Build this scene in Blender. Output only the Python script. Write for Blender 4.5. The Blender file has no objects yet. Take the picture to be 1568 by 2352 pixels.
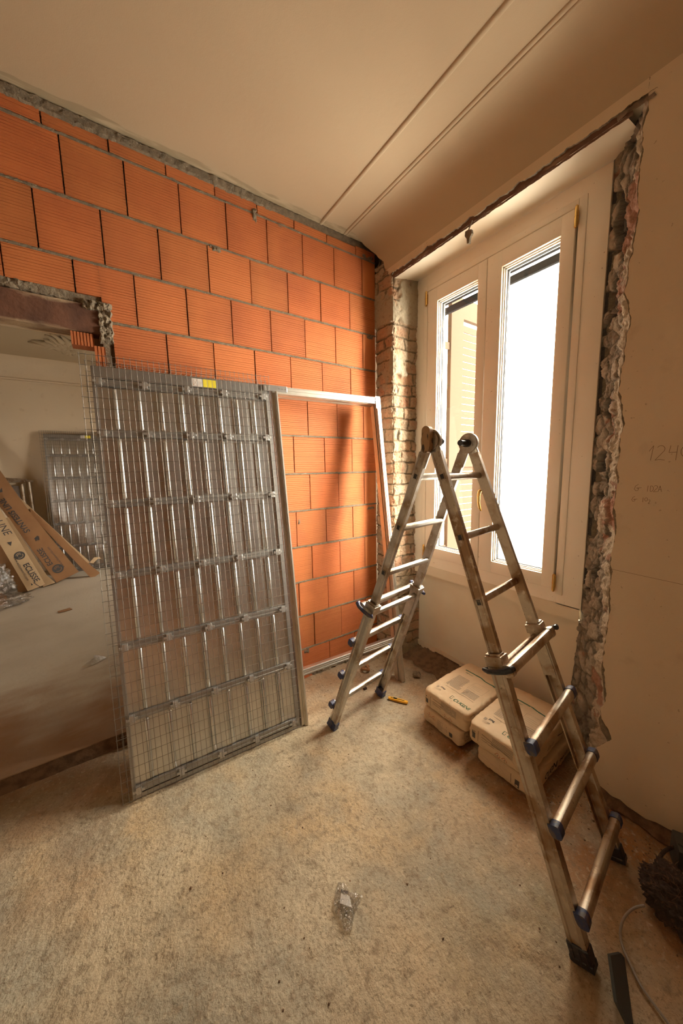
import bpy, bmesh, math, random
from mathutils import Vector, Matrix, noise
from mathutils.bvhtree import BVHTree
random.seed(7)
SC = bpy.context.scene
COL = SC.collection
V3 = Vector

# ------------------------------------------------------------------ camera
CAM = V3((-1.7939, -2.13, 1.5616))
YAW, PITCH, ROLL, FPX = .5961, -.1285, -.0202, 776.3
cam_d = bpy.data.cameras.new('camera'); cam = bpy.data.objects.new('camera', cam_d); COL.objects.link(cam)
cam_d.sensor_fit = 'VERTICAL'; cam_d.sensor_height = 36; cam_d.lens = FPX/2352*36
cam_d.clip_start = .02; cam_d.clip_end = 200
cy, sy, cp, sp = math.cos(YAW), math.sin(YAW), math.cos(PITCH), math.sin(PITCH)
fw = V3((sy*cp, cy*cp, sp)); r0 = V3((cy, -sy, 0)); u0 = r0.cross(fw)
rr = r0*math.cos(ROLL)+u0*math.sin(ROLL); uu = -r0*math.sin(ROLL)+u0*math.cos(ROLL)
cam.matrix_world = Matrix(((rr.x, uu.x, -fw.x, CAM.x), (rr.y, uu.y, -fw.y, CAM.y), (rr.z, uu.z, -fw.z, CAM.z), (0, 0, 0, 1)))
SC.camera = cam

# ------------------------------------------------------------------ daylight and exposure
SC.view_settings.view_transform = 'Standard'; SC.view_settings.look = 'None'
SC.view_settings.gamma = 1; SC.view_settings.use_curve_mapping = False
SC.view_settings.exposure = 0.0
SKY, GROUND, GLOW, GLOWP, SUNDIR = 38.0, .45, 56.0, 5.0, (.66, -.70, .28)
w = bpy.data.worlds.new('sky'); SC.world = w; w.use_nodes = True
bg = w.node_tree.nodes['Background']; bg.inputs[0].default_value = (1.0, .92, .80, 1); bg.inputs[1].default_value = SKY
# hazy sky: even veil, dimmer towards the ground, with a broad bright patch where the sun stands behind haze
nt_w = w.node_tree; tcw = nt_w.nodes.new('ShaderNodeTexCoord')
def wmath(op, a, b=None, clamp=False):
    n = nt_w.nodes.new('ShaderNodeMath'); n.operation = op; n.use_clamp = clamp
    for i, x in enumerate((a, b)):
        if x is None: continue
        if isinstance(x, (int, float)): n.inputs[i].default_value = x
        else: nt_w.links.new(x, n.inputs[i])
    return n.outputs[0]
vm = nt_w.nodes.new('ShaderNodeVectorMath'); vm.operation = 'DOT_PRODUCT'; nt_w.links.new(tcw.outputs['Generated'], vm.inputs[0]); vm.inputs[1].default_value = SUNDIR
sx = nt_w.nodes.new('ShaderNodeSeparateXYZ'); nt_w.links.new(tcw.outputs['Generated'], sx.inputs[0])
glow = wmath('POWER', wmath('MAXIMUM', vm.outputs['Value'], 0.0), GLOWP)
up = wmath('ADD', wmath('MULTIPLY', wmath('ADD', wmath('MULTIPLY', sx.outputs[2], 2.5), .5, True), 1-GROUND), GROUND)
tot = wmath('ADD', wmath('MULTIPLY', up, SKY), wmath('MULTIPLY', glow, GLOW)); nt_w.links.new(tot, bg.inputs[1])
try: w.cycles.sampling_method = 'AUTOMATIC'
except Exception: pass
def portal(name, loc, rot, sx, sy_):
    l = bpy.data.lights.new(name, 'AREA'); l.shape = 'RECTANGLE'; l.size = sx; l.size_y = sy_; l.cycles.is_portal = True
    o = bpy.data.objects.new(name, l); COL.objects.link(o); o.location = loc; o.rotation_euler = rot; return o
HP = math.pi/2
portal('window_daylight', (.40, -.79, 1.85), (0, HP, 0), 2.2, 1.28)
portal('adjoining_daylight', (.1, 2.9, 1.5), (0, HP, 0), .65, .5)


# ------------------------------------------------------------------ helpers
def tag(o, label=None, cat=None, group=None, kind=None):
    if label: o['label'] = label
    if cat: o['category'] = cat
    if group: o['group'] = group
    if kind: o['kind'] = kind
    return o
def empty(name, loc, label, cat, group=None):
    o = bpy.data.objects.new(name, None); COL.objects.link(o); o.location = loc; o.empty_display_size = .1
    bpy.context.view_layer.update()
    return tag(o, label, cat, group)
class MB:
    """collects geometry for one mesh"""
    def __init__(s): s.v = []; s.f = []; s.m = []; s.c = []
    def add(s, vs, fs, mi=0, col=None):
        b = len(s.v); s.v += [tuple(v) for v in vs]; s.f += [tuple(b+i for i in f) for f in fs]; s.m += [mi]*len(fs)
        s.c += (col if isinstance(col, list) else [col or (1, 1, 1, 1)]*len(vs)); return s
    def box(s, c, h, ax=None, mi=0, col=None, bev=0):
        X, Y, Z = ax or (V3((1, 0, 0)), V3((0, 1, 0)), V3((0, 0, 1))); c = V3(c)
        if bev <= 0:
            vs = [c+X*h[0]*a+Y*h[1]*b+Z*h[2]*d for a in (-1, 1) for b in (-1, 1) for d in (-1, 1)]
            return s.add(vs, [(0, 1, 3, 2), (4, 6, 7, 5), (0, 4, 5, 1), (2, 3, 7, 6), (0, 2, 6, 4), (1, 5, 7, 3)], mi, col)
        bm = bmesh.new(); bmesh.ops.create_cube(bm, size=2)
        for v in bm.verts: v.co = V3((v.co.x*h[0], v.co.y*h[1], v.co.z*h[2]))
        bmesh.ops.bevel(bm, geom=bm.edges[:], offset=bev, segments=2, affect='EDGES', profile=.5)
        vs = [c+X*v.co.x+Y*v.co.y+Z*v.co.z for v in bm.verts]; bm.verts.index_update()
        fs = [tuple(v.index for v in f.verts) for f in bm.faces]; bm.free(); return s.add(vs, fs, mi, col)
    def mm(s, a, b, mi=0, bev=0, col=None):
        a = V3(a); b = V3(b); return s.box((a+b)/2, [abs(x)/2 for x in (b-a)], None, mi, col, bev)
    def bar(s, a, b, w_, t, side, mi=0, bev=0, col=None):
        a = V3(a); b = V3(b); d = (b-a); L = d.length; d.normalize(); X = (V3(side)-d*V3(side).dot(d)).normalized(); Y = d.cross(X)
        return s.box((a+b)/2, (w_/2, t/2, L/2), (X, Y, d), mi, col, bev)
    def ext(s, a, b, prof, side, mi=0, closed=True):
        """extrude a profile (x along side, y along dir x side) from a to b"""
        a = V3(a); b = V3(b); d = (b-a).normalized(); X = (V3(side)-d*V3(side).dot(d)).normalized(); Y = d.cross(X); n = len(prof)
        vs = [p+X*x+Y*y for p in (a, b) for x, y in prof]
        fs = [(i, (i+1) % n, n+(i+1) % n, n+i) for i in range(n if closed else n-1)]
        if closed: fs += [tuple(range(n-1, -1, -1)), tuple(range(n, 2*n))]
        return s.add(vs, fs, mi)
    def tube(s, pts, r, n=8, mi=0, cap=True, col=None):
        pts = [V3(p) for p in pts]; rs = r if isinstance(r, (list, tuple)) else [r]*len(pts); vs = []; up = None
        for i, p in enumerate(pts):
            d = (pts[min(i+1, len(pts)-1)]-pts[max(i-1, 0)]).normalized()
            if up is None: up = d.orthogonal().normalized()
            up = (up-d*up.dot(d)).normalized(); q = d.cross(up)
            vs += [p+(up*math.cos(2*math.pi*k/n)+q*math.sin(2*math.pi*k/n))*rs[i] for k in range(n)]
        fs = [(i*n+k, i*n+(k+1) % n, (i+1)*n+(k+1) % n, (i+1)*n+k) for i in range(len(pts)-1) for k in range(n)]
        if cap: fs += [tuple(range(n-1, -1, -1)), tuple((len(pts)-1)*n+k for k in range(n))]
        return s.add(vs, fs, mi, col)
    def disc(s, c, ax, r, t, n=24, mi=0):
        ax = V3(ax).normalized(); return s.tube([V3(c)-ax*t/2, V3(c)+ax*t/2], r, n, mi)
    def grid(s, nu, nv, fn, mi=0, colfn=None, skip=None):
        vs = []; cs = []
        for j in range(nv+1):
            for i in range(nu+1):
                r = fn(i/nu, j/nv); 
                if isinstance(r, tuple) and len(r) == 2: vs.append(r[0]); cs.append(r[1])
                else: vs.append(r); cs.append((1, 1, 1, 1))
        fs = [(j*(nu+1)+i, j*(nu+1)+i+1, (j+1)*(nu+1)+i+1, (j+1)*(nu+1)+i) for j in range(nv) for i in range(nu) if not (skip and skip(i/nu, j/nv))]
        return s.add(vs, fs, mi, cs)
    def build(s, name, mats, parent=None, smooth=False, sharp=None):
        me = bpy.data.meshes.new(name); me.from_pydata(s.v, [], s.f); me.update()
        for m in (mats if isinstance(mats, (list, tuple)) else [mats]): me.materials.append(m)
        me.polygons.foreach_set('material_index', s.m)
        if any(c != (1, 1, 1, 1) for c in s.c[:50000:7]):
            at = me.color_attributes.new('Col', 'FLOAT_COLOR', 'POINT'); at.data.foreach_set('color', [x for c in s.c for x in c])
        if smooth: 
            me.polygons.foreach_set('use_smooth', [True]*len(me.polygons))
            if sharp:
                try: me.set_sharp_from_angle(angle=math.radians(sharp))
                except Exception: pass
        o = bpy.data.objects.new(name, me); COL.objects.link(o)
        if parent: put(o, parent)
        return o
def put(o, parent):
    o.parent = parent; o.matrix_parent_inverse = wm(parent).inverted()
def wm(o):
    m = o.matrix_basis if False else Matrix.LocRotScale(o.location, o.rotation_euler, o.scale)
    return (wm(o.parent) @ o.matrix_parent_inverse @ m) if o.parent else m
def shade(o, ang=35):
    me = o.data; me.polygons.foreach_set('use_smooth', [True]*len(me.polygons))
    try: me.set_sharp_from_angle(angle=math.radians(ang))
    except Exception: pass
    return o
def copy_tree(o, parent=None):
    c = o.copy(); COL.objects.link(c)
    if parent:
        c.parent = parent; c.matrix_parent_inverse = o.matrix_parent_inverse.copy()
    for ch in list(o.children): copy_tree(ch, c)
    return c
def nz(p, s=1, o=0): return noise.noise(V3(p)*s+V3((o, o*1.7, -o)))
def fr(p, s=1, o=0, oc=4): return noise.fractal(V3(p)*s+V3((o, o*1.7, -o)), .8, 2.1, oc)
def ray(px, py):
    return (rr*((px-784)/FPX)+uu*(-(py-1176)/FPX)+fw)
def hit(px, py, ax, v):
    d = ray(px, py); return CAM+d*((v-CAM[ax])/d[ax])
def text_mesh(txt, size, spacing=1.0, extr=0, shear=0, bold=0):
    cu = bpy.data.curves.new('t', 'FONT'); cu.body = txt; cu.size = size; cu.space_character = spacing; cu.extrude = extr; cu.shear = shear; cu.offset = bold
    cu.resolution_u = 3
    o = bpy.data.objects.new('t', cu); COL.objects.link(o); bpy.context.view_layer.update()
    me = bpy.data.meshes.new_from_object(o.evaluated_get(bpy.context.evaluated_depsgraph_get()))
    vs = [v.co.copy() for v in me.vertices]; fs = [tuple(p.vertices) for p in me.polygons]
    bpy.data.objects.remove(o); bpy.data.curves.remove(cu); bpy.data.meshes.remove(me); return vs, fs

# ------------------------------------------------------------------ materials
def mat(name, base, rough=.6, metal=0, vcol=False, noise_cols=None, bumps=(), spec=.5, alpha=None, coat=0, tr=0, aniso=0):
    """noise_cols: list of (scale, colour, lo, hi, detail, factor[, stretch]); bumps: list of (scale, strength, distance, detail)"""
    m = bpy.data.materials.new(name); m.use_nodes = True; nt = m.node_tree; N = nt.nodes; L = nt.links
    b = N['Principled BSDF']; b.inputs['Roughness'].default_value = rough; b.inputs['Metallic'].default_value = metal
    b.inputs['Specular IOR Level'].default_value = spec
    tc = N.new('ShaderNodeTexCoord'); co = tc.outputs['Object']
    if vcol:
        a = N.new('ShaderNodeVertexColor'); a.layer_name = 'Col'; mx = N.new('ShaderNodeMix'); mx.data_type = 'RGBA'; mx.blend_type = 'MULTIPLY'
        mx.inputs[0].default_value = 1; mx.inputs[6].default_value = (*base, 1); L.new(a.outputs[0], mx.inputs[7]); cur = mx.outputs[2]
    else:
        rg = N.new('ShaderNodeRGB'); rg.outputs[0].default_value = (*base, 1); cur = rg.outputs[0]
    def mapped(st):
        if not st: return co
        mp = N.new('ShaderNodeMapping'); mp.inputs['Scale'].default_value = st; L.new(co, mp.inputs[0]); return mp.outputs[0]
    for nc in (noise_cols or []):
        sc, c, lo, hi, det, fac = nc[:6]; st = nc[6] if len(nc) > 6 else None
        n = N.new('ShaderNodeTexNoise'); n.inputs['Scale'].default_value = sc; n.inputs['Detail'].default_value = det; L.new(mapped(st), n.inputs['Vector'])
        mr = N.new('ShaderNodeMapRange'); mr.inputs[1].default_value = lo; mr.inputs[2].default_value = hi; mr.inputs[4].default_value = fac; L.new(n.outputs[0], mr.inputs[0])
        mx = N.new('ShaderNodeMix'); mx.data_type = 'RGBA'; L.new(mr.outputs[0], mx.inputs[0]); L.new(cur, mx.inputs[6]); mx.inputs[7].default_value = (*c, 1); cur = mx.outputs[2]
    L.new(cur, b.inputs['Base Color'])
    nrm = None
    for bp in bumps:
        sc, st, di, det = bp[:4]; stt = bp[4] if len(bp) > 4 else None
        n = N.new('ShaderNodeTexNoise'); n.inputs['Scale'].default_value = sc; n.inputs['Detail'].default_value = det; L.new(mapped(stt), n.inputs['Vector'])
        bu = N.new('ShaderNodeBump'); bu.inputs['Strength'].default_value = st; bu.inputs['Distance'].default_value = di; L.new(n.outputs[0], bu.inputs['Height'])
        if nrm: L.new(nrm, bu.inputs['Normal'])
        nrm = bu.outputs[0]
    if nrm: L.new(nrm, b.inputs['Normal'])
    if coat: b.inputs['Coat Weight'].default_value = coat
    if tr: b.inputs['Transmission Weight'].default_value = tr
    return m
def glassy(name, tint, rough, transp, bump=0):
    m = bpy.data.materials.new(name); m.use_nodes = True; nt = m.node_tree; N = nt.nodes; L = nt.links; N.clear()
    out = N.new('ShaderNodeOutputMaterial'); t = N.new('ShaderNodeBsdfTransparent'); t.inputs[0].default_value = (*tint, 1)
    g = N.new('ShaderNodeBsdfGlossy'); g.inputs['Roughness'].default_value = rough
    lw = N.new('ShaderNodeLayerWeight'); lw.inputs[0].default_value = .5   # Schlick reflectance, the same from both sides of the sheet
    pw = N.new('ShaderNodeMath'); pw.operation = 'POWER'; pw.inputs[1].default_value = 5; L.new(lw.outputs['Facing'], pw.inputs[0])
    f = N.new('ShaderNodeMath'); f.operation = 'MULTIPLY_ADD'; f.inputs[1].default_value = .95; f.inputs[2].default_value = .045; L.new(pw.outputs[0], f.inputs[0]); mx = N.new('ShaderNodeMixShader'); L.new(t.outputs[0], mx.inputs[1]); L.new(g.outputs[0], mx.inputs[2])
    if transp < 1:
        ad = N.new('ShaderNodeMath'); ad.operation = 'ADD'; ad.use_clamp = True; ad.inputs[1].default_value = 1-transp; L.new(f.outputs[0], ad.inputs[0]); L.new(ad.outputs[0], mx.inputs[0])
    else: L.new(f.outputs[0], mx.inputs[0])
    if bump:
        tc = N.new('ShaderNodeTexCoord'); n = N.new('ShaderNodeTexNoise'); n.inputs['Scale'].default_value = bump; n.inputs['Detail'].default_value = 3; L.new(tc.outputs['Object'], n.inputs['Vector'])
        bu = N.new('ShaderNodeBump'); bu.inputs['Strength'].default_value = .8; bu.inputs['Distance'].default_value = .01; L.new(n.outputs[0], bu.inputs['Height']); L.new(bu.outputs[0], g.inputs['Normal']); L.new(bu.outputs[0], lw.inputs['Normal'])
    L.new(mx.outputs[0], out.inputs[0]); return m
M = {}
M['plaster'] = mat('plaster', (.68, .56, .40), .9, noise_cols=[(1.3, (.60, .48, .33), .35, .7, 5, .6), (9, (.5, .37, .24), .62, .72, 6, .35), (60, (.3, .2, .12), .72, .76, 2, .5)], bumps=[(180, .25, .002, 4), (22, .3, .004, 4)])
M['ceiling'] = mat('ceiling_plaster', (.50, .40, .265), .9, noise_cols=[(.9, (.43, .335, .215), .35, .7, 4, .6)], bumps=[(260, .3, .0015, 3), (30, .25, .003, 4)])
M['white_plaster'] = mat('white_plaster', (.76, .68, .53), .85, noise_cols=[(2, (.62, .50, .34), .4, .7, 4, .5)], bumps=[(120, .1, .001, 3)])
M['brick'] = mat('terracotta', (.55, .165, .047), .8, vcol=True, noise_cols=[(3.5, (.36, .09, .03), .46, .72, 5, .6), (1.1, (.44, .14, .05), .5, .7, 3, .5), (60, (.85, .38, .13), .62, .75, 3, .35, (1, 1, 6)), (260, (.20, .07, .03), .72, .78, 2, .7)], bumps=[(160, .25, .001, 4)])
M['mortar'] = mat('mortar', (.23, .18, .12), .95, noise_cols=[(30, (.14, .11, .075), .4, .65, 6, .8), (140, (.50, .43, .32), .6, .75, 2, .5)], bumps=[(120, .9, .004, 6)])
M['rough'] = mat('rough_masonry', (1, 1, 1), .95, vcol=True, noise_cols=[(45, (.20, .12, .07), .56, .75, 6, .6), (160, (.62, .5, .36), .64, .76, 4, .35)], bumps=[(70, .8, .006, 7), (260, .6, .002, 4)])
M['floor'] = mat('screed', (.55, .445, .295), .85, vcol=True, noise_cols=[(1.4, (.34, .31, .235), .42, .62, 7, .9), (2.6, (.56, .40, .22), .48, .66, 6, .75), (5, (.36, .325, .245), .5, .66, 8, .6), (7, (.22, .17, .11), .56, .74, 9, .5), (30, (.24, .175, .11), .54, .70, 6, .7), (60, (.70, .58, .40), .56, .72, 5, .4), (90, (.22, .165, .105), .56, .66, 6, .55), (330, (.11, .08, .05), .62, .72, 2, .7)], bumps=[(6, .5, .03, 8), (22, .6, .014, 8), (80, .75, .007, 7), (240, .6, .0025, 4)], spec=.3)
M['floor2'] = mat('pale_screed', (.50, .43, .33), .8, vcol=True, noise_cols=[(1.6, (.36, .29, .21), .45, .7, 7, .6), (14, (.25, .19, .13), .66, .76, 8, .6, (1, 3, 1)), (90, (.2, .15, .1), .7, .76, 3, .6)], bumps=[(40, .4, .006, 6)])
M['window'] = mat('window_paint', (.90, .82, .69), .42, noise_cols=[(4, (.84, .75, .60), .45, .75, 4, .4), (70, (.25, .17, .1), .74, .78, 2, .7)])
M['rubber'] = mat('black_gasket', (.03, .03, .03), .6)
M['brass'] = mat('brass', (.72, .48, .16), .25, 1)
M['glass'] = glassy('glass', (.97, .97, .95), .02, 1)
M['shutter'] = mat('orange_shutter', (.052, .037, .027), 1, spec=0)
M['dark'] = mat('dark_grey', (.010, .010, .011), .9, spec=.05)
M['galv'] = mat('galvanised_sheet', (.74, .73, .70), .33, 1, noise_cols=[(14, (.60, .60, .58), .4, .7, 3, .6), (2.2, (.58, .57, .54), .4, .7, 3, .5)], bumps=[(3, .06, .02, 2)])
M['galvbar'] = mat('galvanised_bar', (.40, .385, .36), .42, .85, noise_cols=[(30, (.3, .29, .27), .45, .7, 3, .5)])
M['clip'] = mat('bright_clip', (.56, .55, .53), .4, .75)
M['wire'] = mat('galvanised_wire', (.26, .24, .21), .4, .9)
M['alu_profile'] = mat('aluminium_profile', (.68, .64, .56), .35, .8, noise_cols=[(20, (.5, .42, .3), .5, .8, 3, .4)])
M['alu'] = mat('worn_aluminium', (.54, .505, .45), .36, .88, noise_cols=[(11, (.30, .21, .12), .47, .66, 7, .85), (45, (.72, .66, .55), .58, .70, 5, .6), (150, (.12, .08, .05), .70, .76, 2, .8)], bumps=[(80, .2, .001, 4)])
M['alu_dirty'] = mat('muddy_aluminium', (.50, .43, .34), .40, .75, noise_cols=[(9, (.27, .155, .075), .46, .62, 8, .9), (40, (.66, .56, .43), .58, .68, 5, .65), (140, (.08, .05, .035), .68, .75, 2, .8)], bumps=[(90, .3, .0015, 4)])
M['lock'] = mat('scuffed_bronze_lock', (.42, .27, .14), .5, .3, noise_cols=[(55, (.05, .04, .035), .52, .6, 5, .9, (1, 1, .4))])
M['blue'] = mat('blue_plastic', (.025, .04, .12), .45, noise_cols=[(45, (.13, .10, .075), .45, .62, 5, .8)])
M['black'] = mat('black_plastic', (.02, .02, .024), .35, noise_cols=[(60, (.2, .15, .1), .6, .72, 4, .6)])
M['paper'] = mat('kraft_paper', (.62, .46, .29), .75, noise_cols=[(9, (.52, .36, .2), .45, .7, 5, .5), (60, (.35, .22, .12), .7, .78, 4, .5)], bumps=[(28, .35, .006, 3), (9, .35, .015, 2)])
M['ink'] = mat('dark_ink', (.07, .065, .06), .8)
M['greyink'] = mat('grey_ink', (.33, .26, .18), .8)
M['green'] = mat('green_ink', (.06, .13, .07), .8)
M['redink'] = mat('red_ink', (.42, .12, .05), .8)
M['pencil'] = mat('pencil', (.25, .17, .10), .8)
M['card'] = mat('brown_cardboard', (.30, .15, .06), .8, noise_cols=[(6, (.24, .115, .045), .4, .7, 4, .6)], bumps=[(14, .2, .01, 3)])
M['cardlight'] = mat('pale_cardboard', (.55, .39, .22), .8, noise_cols=[(6, (.46, .31, .17), .4, .7, 4, .6)], bumps=[(14, .2, .01, 3)])
M['yellow'] = mat('yellow_plastic', (.80, .40, .02), .45)
M['sticky'] = mat('yellow_label', (.85, .70, .05), .5)
M['white'] = mat('white_label', (.78, .74, .68), .6)
M['film'] = glassy('clear_film', (.95, .94, .92), .16, .78, 75)
M['rust'] = mat('rusty_beam', (.15, .065, .035), .8, noise_cols=[(9, (.07, .03, .018), .4, .62, 6, .8), (3.2, (.46, .34, .21), .55, .66, 10, .9, (.8, 1, 4))], bumps=[(60, .6, .004, 6)])
M['darkwood'] = mat('dark_timber', (.13, .065, .035), .85, noise_cols=[(25, (.32, .2, .12), .55, .7, 6, .8, (1, .2, 1))], bumps=[(90, .8, .004, 6)])
M['dirt'] = mat('dirt', (.20, .12, .065), .95, noise_cols=[(25, (.09, .055, .03), .45, .65, 6, .8)], bumps=[(90, .9, .008, 6)])
M['hemp'] = mat('dark_fibre', (.05, .032, .022), .9, noise_cols=[(60, (.20, .11, .06), .58, .7, 4, .6)], bumps=[(140, .9, .006, 5)])
M['cable'] = mat('grey_cable', (.28, .25, .21), .4)
M['slate'] = mat('dark_board', (.05, .055, .05), .7)

# ------------------------------------------------------------------ floor
def floor_z(x, y): return .006*fr((x, y, 0), 1.4, 3)+.0022*fr((x, y, 0), 14, 5)
fb = MB()
def ffn(u, v):
    x = -4.2+u*4.56; y = -4.2+v*4.27
    d = (.8+.3*fr((x, y, 0), 1.1, 9)); 
    e = max(0, 1-abs(x+.0)/.85)*1.3 if y < -1.3 else 0       # reddish dust lies along the walls
    s = max(e, max(0, 1-abs(y-.05)/.45)*.8, max(0, 1-math.hypot(x+2.1, y+.15)/.75)*1.0, max(0, 1-math.hypot(x-.1, y+.3)/.8)*.8, max(0, 1-math.hypot(x+.1, y+1.6)/.9)*.9, max(0, 1-math.hypot(x+.15, y+1.1)/.55)*1.2)  # brown dust by walls and step; shadow around the bags painted in too
    s = min(1, s*(1+.8*fr((x, y, 1), 3, 2))); s = max(0, s)
    c = tuple(a*(1-s)+b*s for a, b in zip((1, 1, 1), (.55, .31, .165)))
    k = max(0, 1-math.hypot((x+.80)/.32, (y+1.62)/.26)); k = min(1, k*2)*max(0, min(1, .75+1.2*fr((x, y, 7), 5, 3)))   # trodden smear of cement
    c = tuple(a*(1-k)+b*k for a, b in zip(c, (.50, .50, .43)))
    bump = k*(.010*fr((x, y, 0), 11, 14)+.005*math.sin(30*x+18*y+3*fr((x, y, 0), 6)))
    return (V3((x, y, floor_z(x, y)-.004+bump)), (c[0], c[1], c[2], 1))
fb.grid(300, 290, ffn)
fo = fb.build('floor', M['floor'], smooth=True); tag(fo, kind='structure')
fb = MB()
def f2fn(u, v):
    x = -6+u*6.0; y = .045+(v**1.5)*4.7; s = max(0, min(1, (1.15-y)/.9+.5*fr((x, y, 0), 2.2, 6)+.25*fr((x*.6, y*2, 0), 6, 2))); 
    c = tuple(a*(1-s)+b*s for a, b in zip((1, 1, 1), (.52, .31, .17))); return (V3((x, y, .08+.004*nz((x, y, 0), 1.5)*(0 if v == 0 else 1))), (*c, 1))
fb.grid(160, 160, f2fn)
# front riser of the raised slab
fb.grid(60, 4, lambda u, v: V3((-6+u*6.0, .048+.008*nz((u*50, v*3, 2)), -.03+v*.112)), mi=1)
fb.mm((-6, .06, -.1), (.1, 4.7, .06), 1)
tag(fb.build('floor_adjoining', [M['floor2'], M['dirt']], smooth=True, sharp=40), kind='structure')

# ------------------------------------------------------------------ brick wall (wall_left)
Z0 = .2285; PIT = .26; HJ = .006
rows = []
wb = MB()
def block(x0, x1, z0, z1, ribs=True, vert=False, y0=0.0):
    """hollow clay block: box whose front face carries real scratch grooves"""
    t = random.uniform(.86, 1.06); g = random.uniform(.93, 1.10); col = (t, t*g, t*g, 1)
    if not ribs: col = (1.15, 1.3, 1.4, 1)
    jit = random.uniform(-.002, .002); y0 = y0+jit
    if vert:
        n = max(2, int((x1-x0)/.012)); prof = []
        for i in range(n):
            a = x0+(x1-x0)*i/n; b = x0+(x1-x0)*(i+1)/n; q = (b-a)
            prof += [(a, y0), (a+q*.6, y0), (a+q*.68, y0+.004), (b-q*.08, y0+.004)]
        prof += [(x1, y0)]; vs = [V3((p[0], p[1], z)) for z in (z0, z1) for p in prof]; k = len(prof)
        wb.add(vs, [(i, i+1, k+i+1, k+i) for i in range(k-1)], 0, col)
        wb.mm((x0, y0+.005, z0), (x1, y0+.075, z1), 0, col=col); return
    z = z0; prof = [(y0+.002, z0), (y0, z0+.002)]
    if ribs:
        n = max(1, int((z1-z0)/.0125)); st = (z1-z0)/n
        for i in range(n):
            a = z0+st*(i+.5)+random.uniform(-.0006, .0006); w_ = random.uniform(.0007, .0014); d = random.uniform(.0010, .0026)
            prof += [(y0, a-w_*1.5), (y0+d*1.5, a-w_*.5), (y0+d*1.5, a+w_*.5), (y0, a+w_*1.5)]
    prof += [(y0, z1-.002), (y0+.002, z1)]
    nx = 4; k = len(prof); xs = [x0+(x1-x0)*i/nx for i in range(nx+1)]; vs = []; cs = []
    edge = random.random() < .45
    for i, x in enumerate(xs):
        for p in prof:
            vs.append(V3((x+random.uniform(-.0006, .0006), p[0], p[1])))
            q = .86 if (edge and i in (0, nx)) else 1
            cs.append((col[0]*q, col[1]*q, col[2]*q, 1))
    wb.add(vs, [(i*k+j, (i+1)*k+j, (i+1)*k+j+1, i*k+j+1) for i in range(nx) for j in range(k-1)], 0, cs)
    for xx in (x0, x1): wb.add([V3((xx, y0+.001, z0)), V3((xx, .079, z0)), V3((xx, .079, z1)), V3((xx, y0+.001, z1))], [(0, 1, 2, 3)], 0, col)
    for zz in (z0, z1): wb.add([V3((x0, y0+.001, zz)), V3((x1, y0+.001, zz)), V3((x1, .079, zz)), V3((x0, .079, zz))], [(0, 1, 2, 3)], 0, col)
XL = -4.6
for r in range(-1, 12):
    z0 = Z0+PIT*r+.006; z1 = z0+PIT-.012
    if r == -1: z0 = -.03
    if r == 11: z1 = 3.155
    t1 = (r % 2 == 0)
    edges = [0.0]
    if t1 or r == 11: x = -.124
    else: x = -.241
    if r == 11: x = -.18
    while x > XL: edges.append(x); x -= .2465
    edges.append(XL)
    for a, b in zip(edges[1:], edges[:-1]):
        lo, hi = a+HJ/2, b-HJ/2; zz0 = z0
        if r == 11: zz1 = z1-.01*random.random()
        else: zz1 = z1
        if r <= 7:
            if hi < -1.735: continue
            lo = max(lo, -1.735)
        elif r == 8 and lo < -1.75:
            if hi > -1.75: 
                random.seed(99); block(-1.75, hi, z0, z1); hi = -1.75; random.seed(99)
            zz0 = 2.42
        if hi-lo < .015: continue
        block(lo, hi, zz0, zz1, ribs=not (t1 and b == 0.0 and r != 11))
# opening head and jamb: bricks turned on end
block(-1.800, -1.756, -.03, 2.185, vert=True); block(-1.888, -1.800, 2.178, 2.238, vert=True)
# mortar core + bed joints
wb.mm((-1.755, .02, -.03), (0, .07, 3.2), 1); wb.mm((XL, .02, 2.37), (-1.755, .07, 3.2), 1)
def bed(xa, xb, zc, h=.0078, amp=.0030, out=-.0025):
    n = max(2, int((xb-xa)/.007))
    def fn(u, v):
        x = xa+(xb-xa)*u; e = (v-.5)*2
        hh = h+amp*1.6*fr((x, zc, e), 35, 1)
        return V3((x, out*(1-abs(e)**3)+.004*abs(e)**3+.003*fr((x, e, zc), 60, 4), zc+e*hh))
    wb.grid(n, 6, fn, 1)
for r in range(0, 12):
    zc = Z0+PIT*r
    if r <= 8: bed(-1.74, 0, zc)
    else: bed(XL, 0, zc)
def lump(xa, xb, za, zb, amp=.012, seed=0, base=-.006, step=.006, fade=True):
    nu = max(3, int((xb-xa)/step)); nv = max(3, int((zb-za)/step))
    def fn(u, v):
        x = xa+(xb-xa)*u; z = za+(zb-za)*v
        e = min(u, 1-u, v, 1-v)*2*min(nu, nv)/4 if fade else 1; e = min(1, e)
        jx = .006*fr((x, z, seed), 40, 7); jz = .006*fr((x, z, seed), 40, 8)
        return V3((x+jx, (base+amp*fr((x, z, seed), 45, seed))*e+.012*(1-e), z+jz))
    wb.grid(nu, nv, fn, 1)
lump(XL, .0, 3.138, 3.205, .005, 3, -.010, step=.008)
lump(XL, -1.73, 2.375, 2.425, .014, 5, -.012)
lump(-1.845, -1.70, 2.345, 2.40, .013, 6, -.014, step=.004); lump(-1.775, -1.712, 2.20, 2.40, .013, 7, -.014, step=.004); lump(-1.762, -1.732, -.02, 2.22, .010, 8, -.003)
lump(-.96, -.915, 3.02, 3.14, .012, 9, -.006); lump(-1.26, -1.12, 2.795, 2.835, .01, 10, -.004); lump(-.80, -.74, 3.055, 3.09, .01, 11, -.004)
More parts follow.
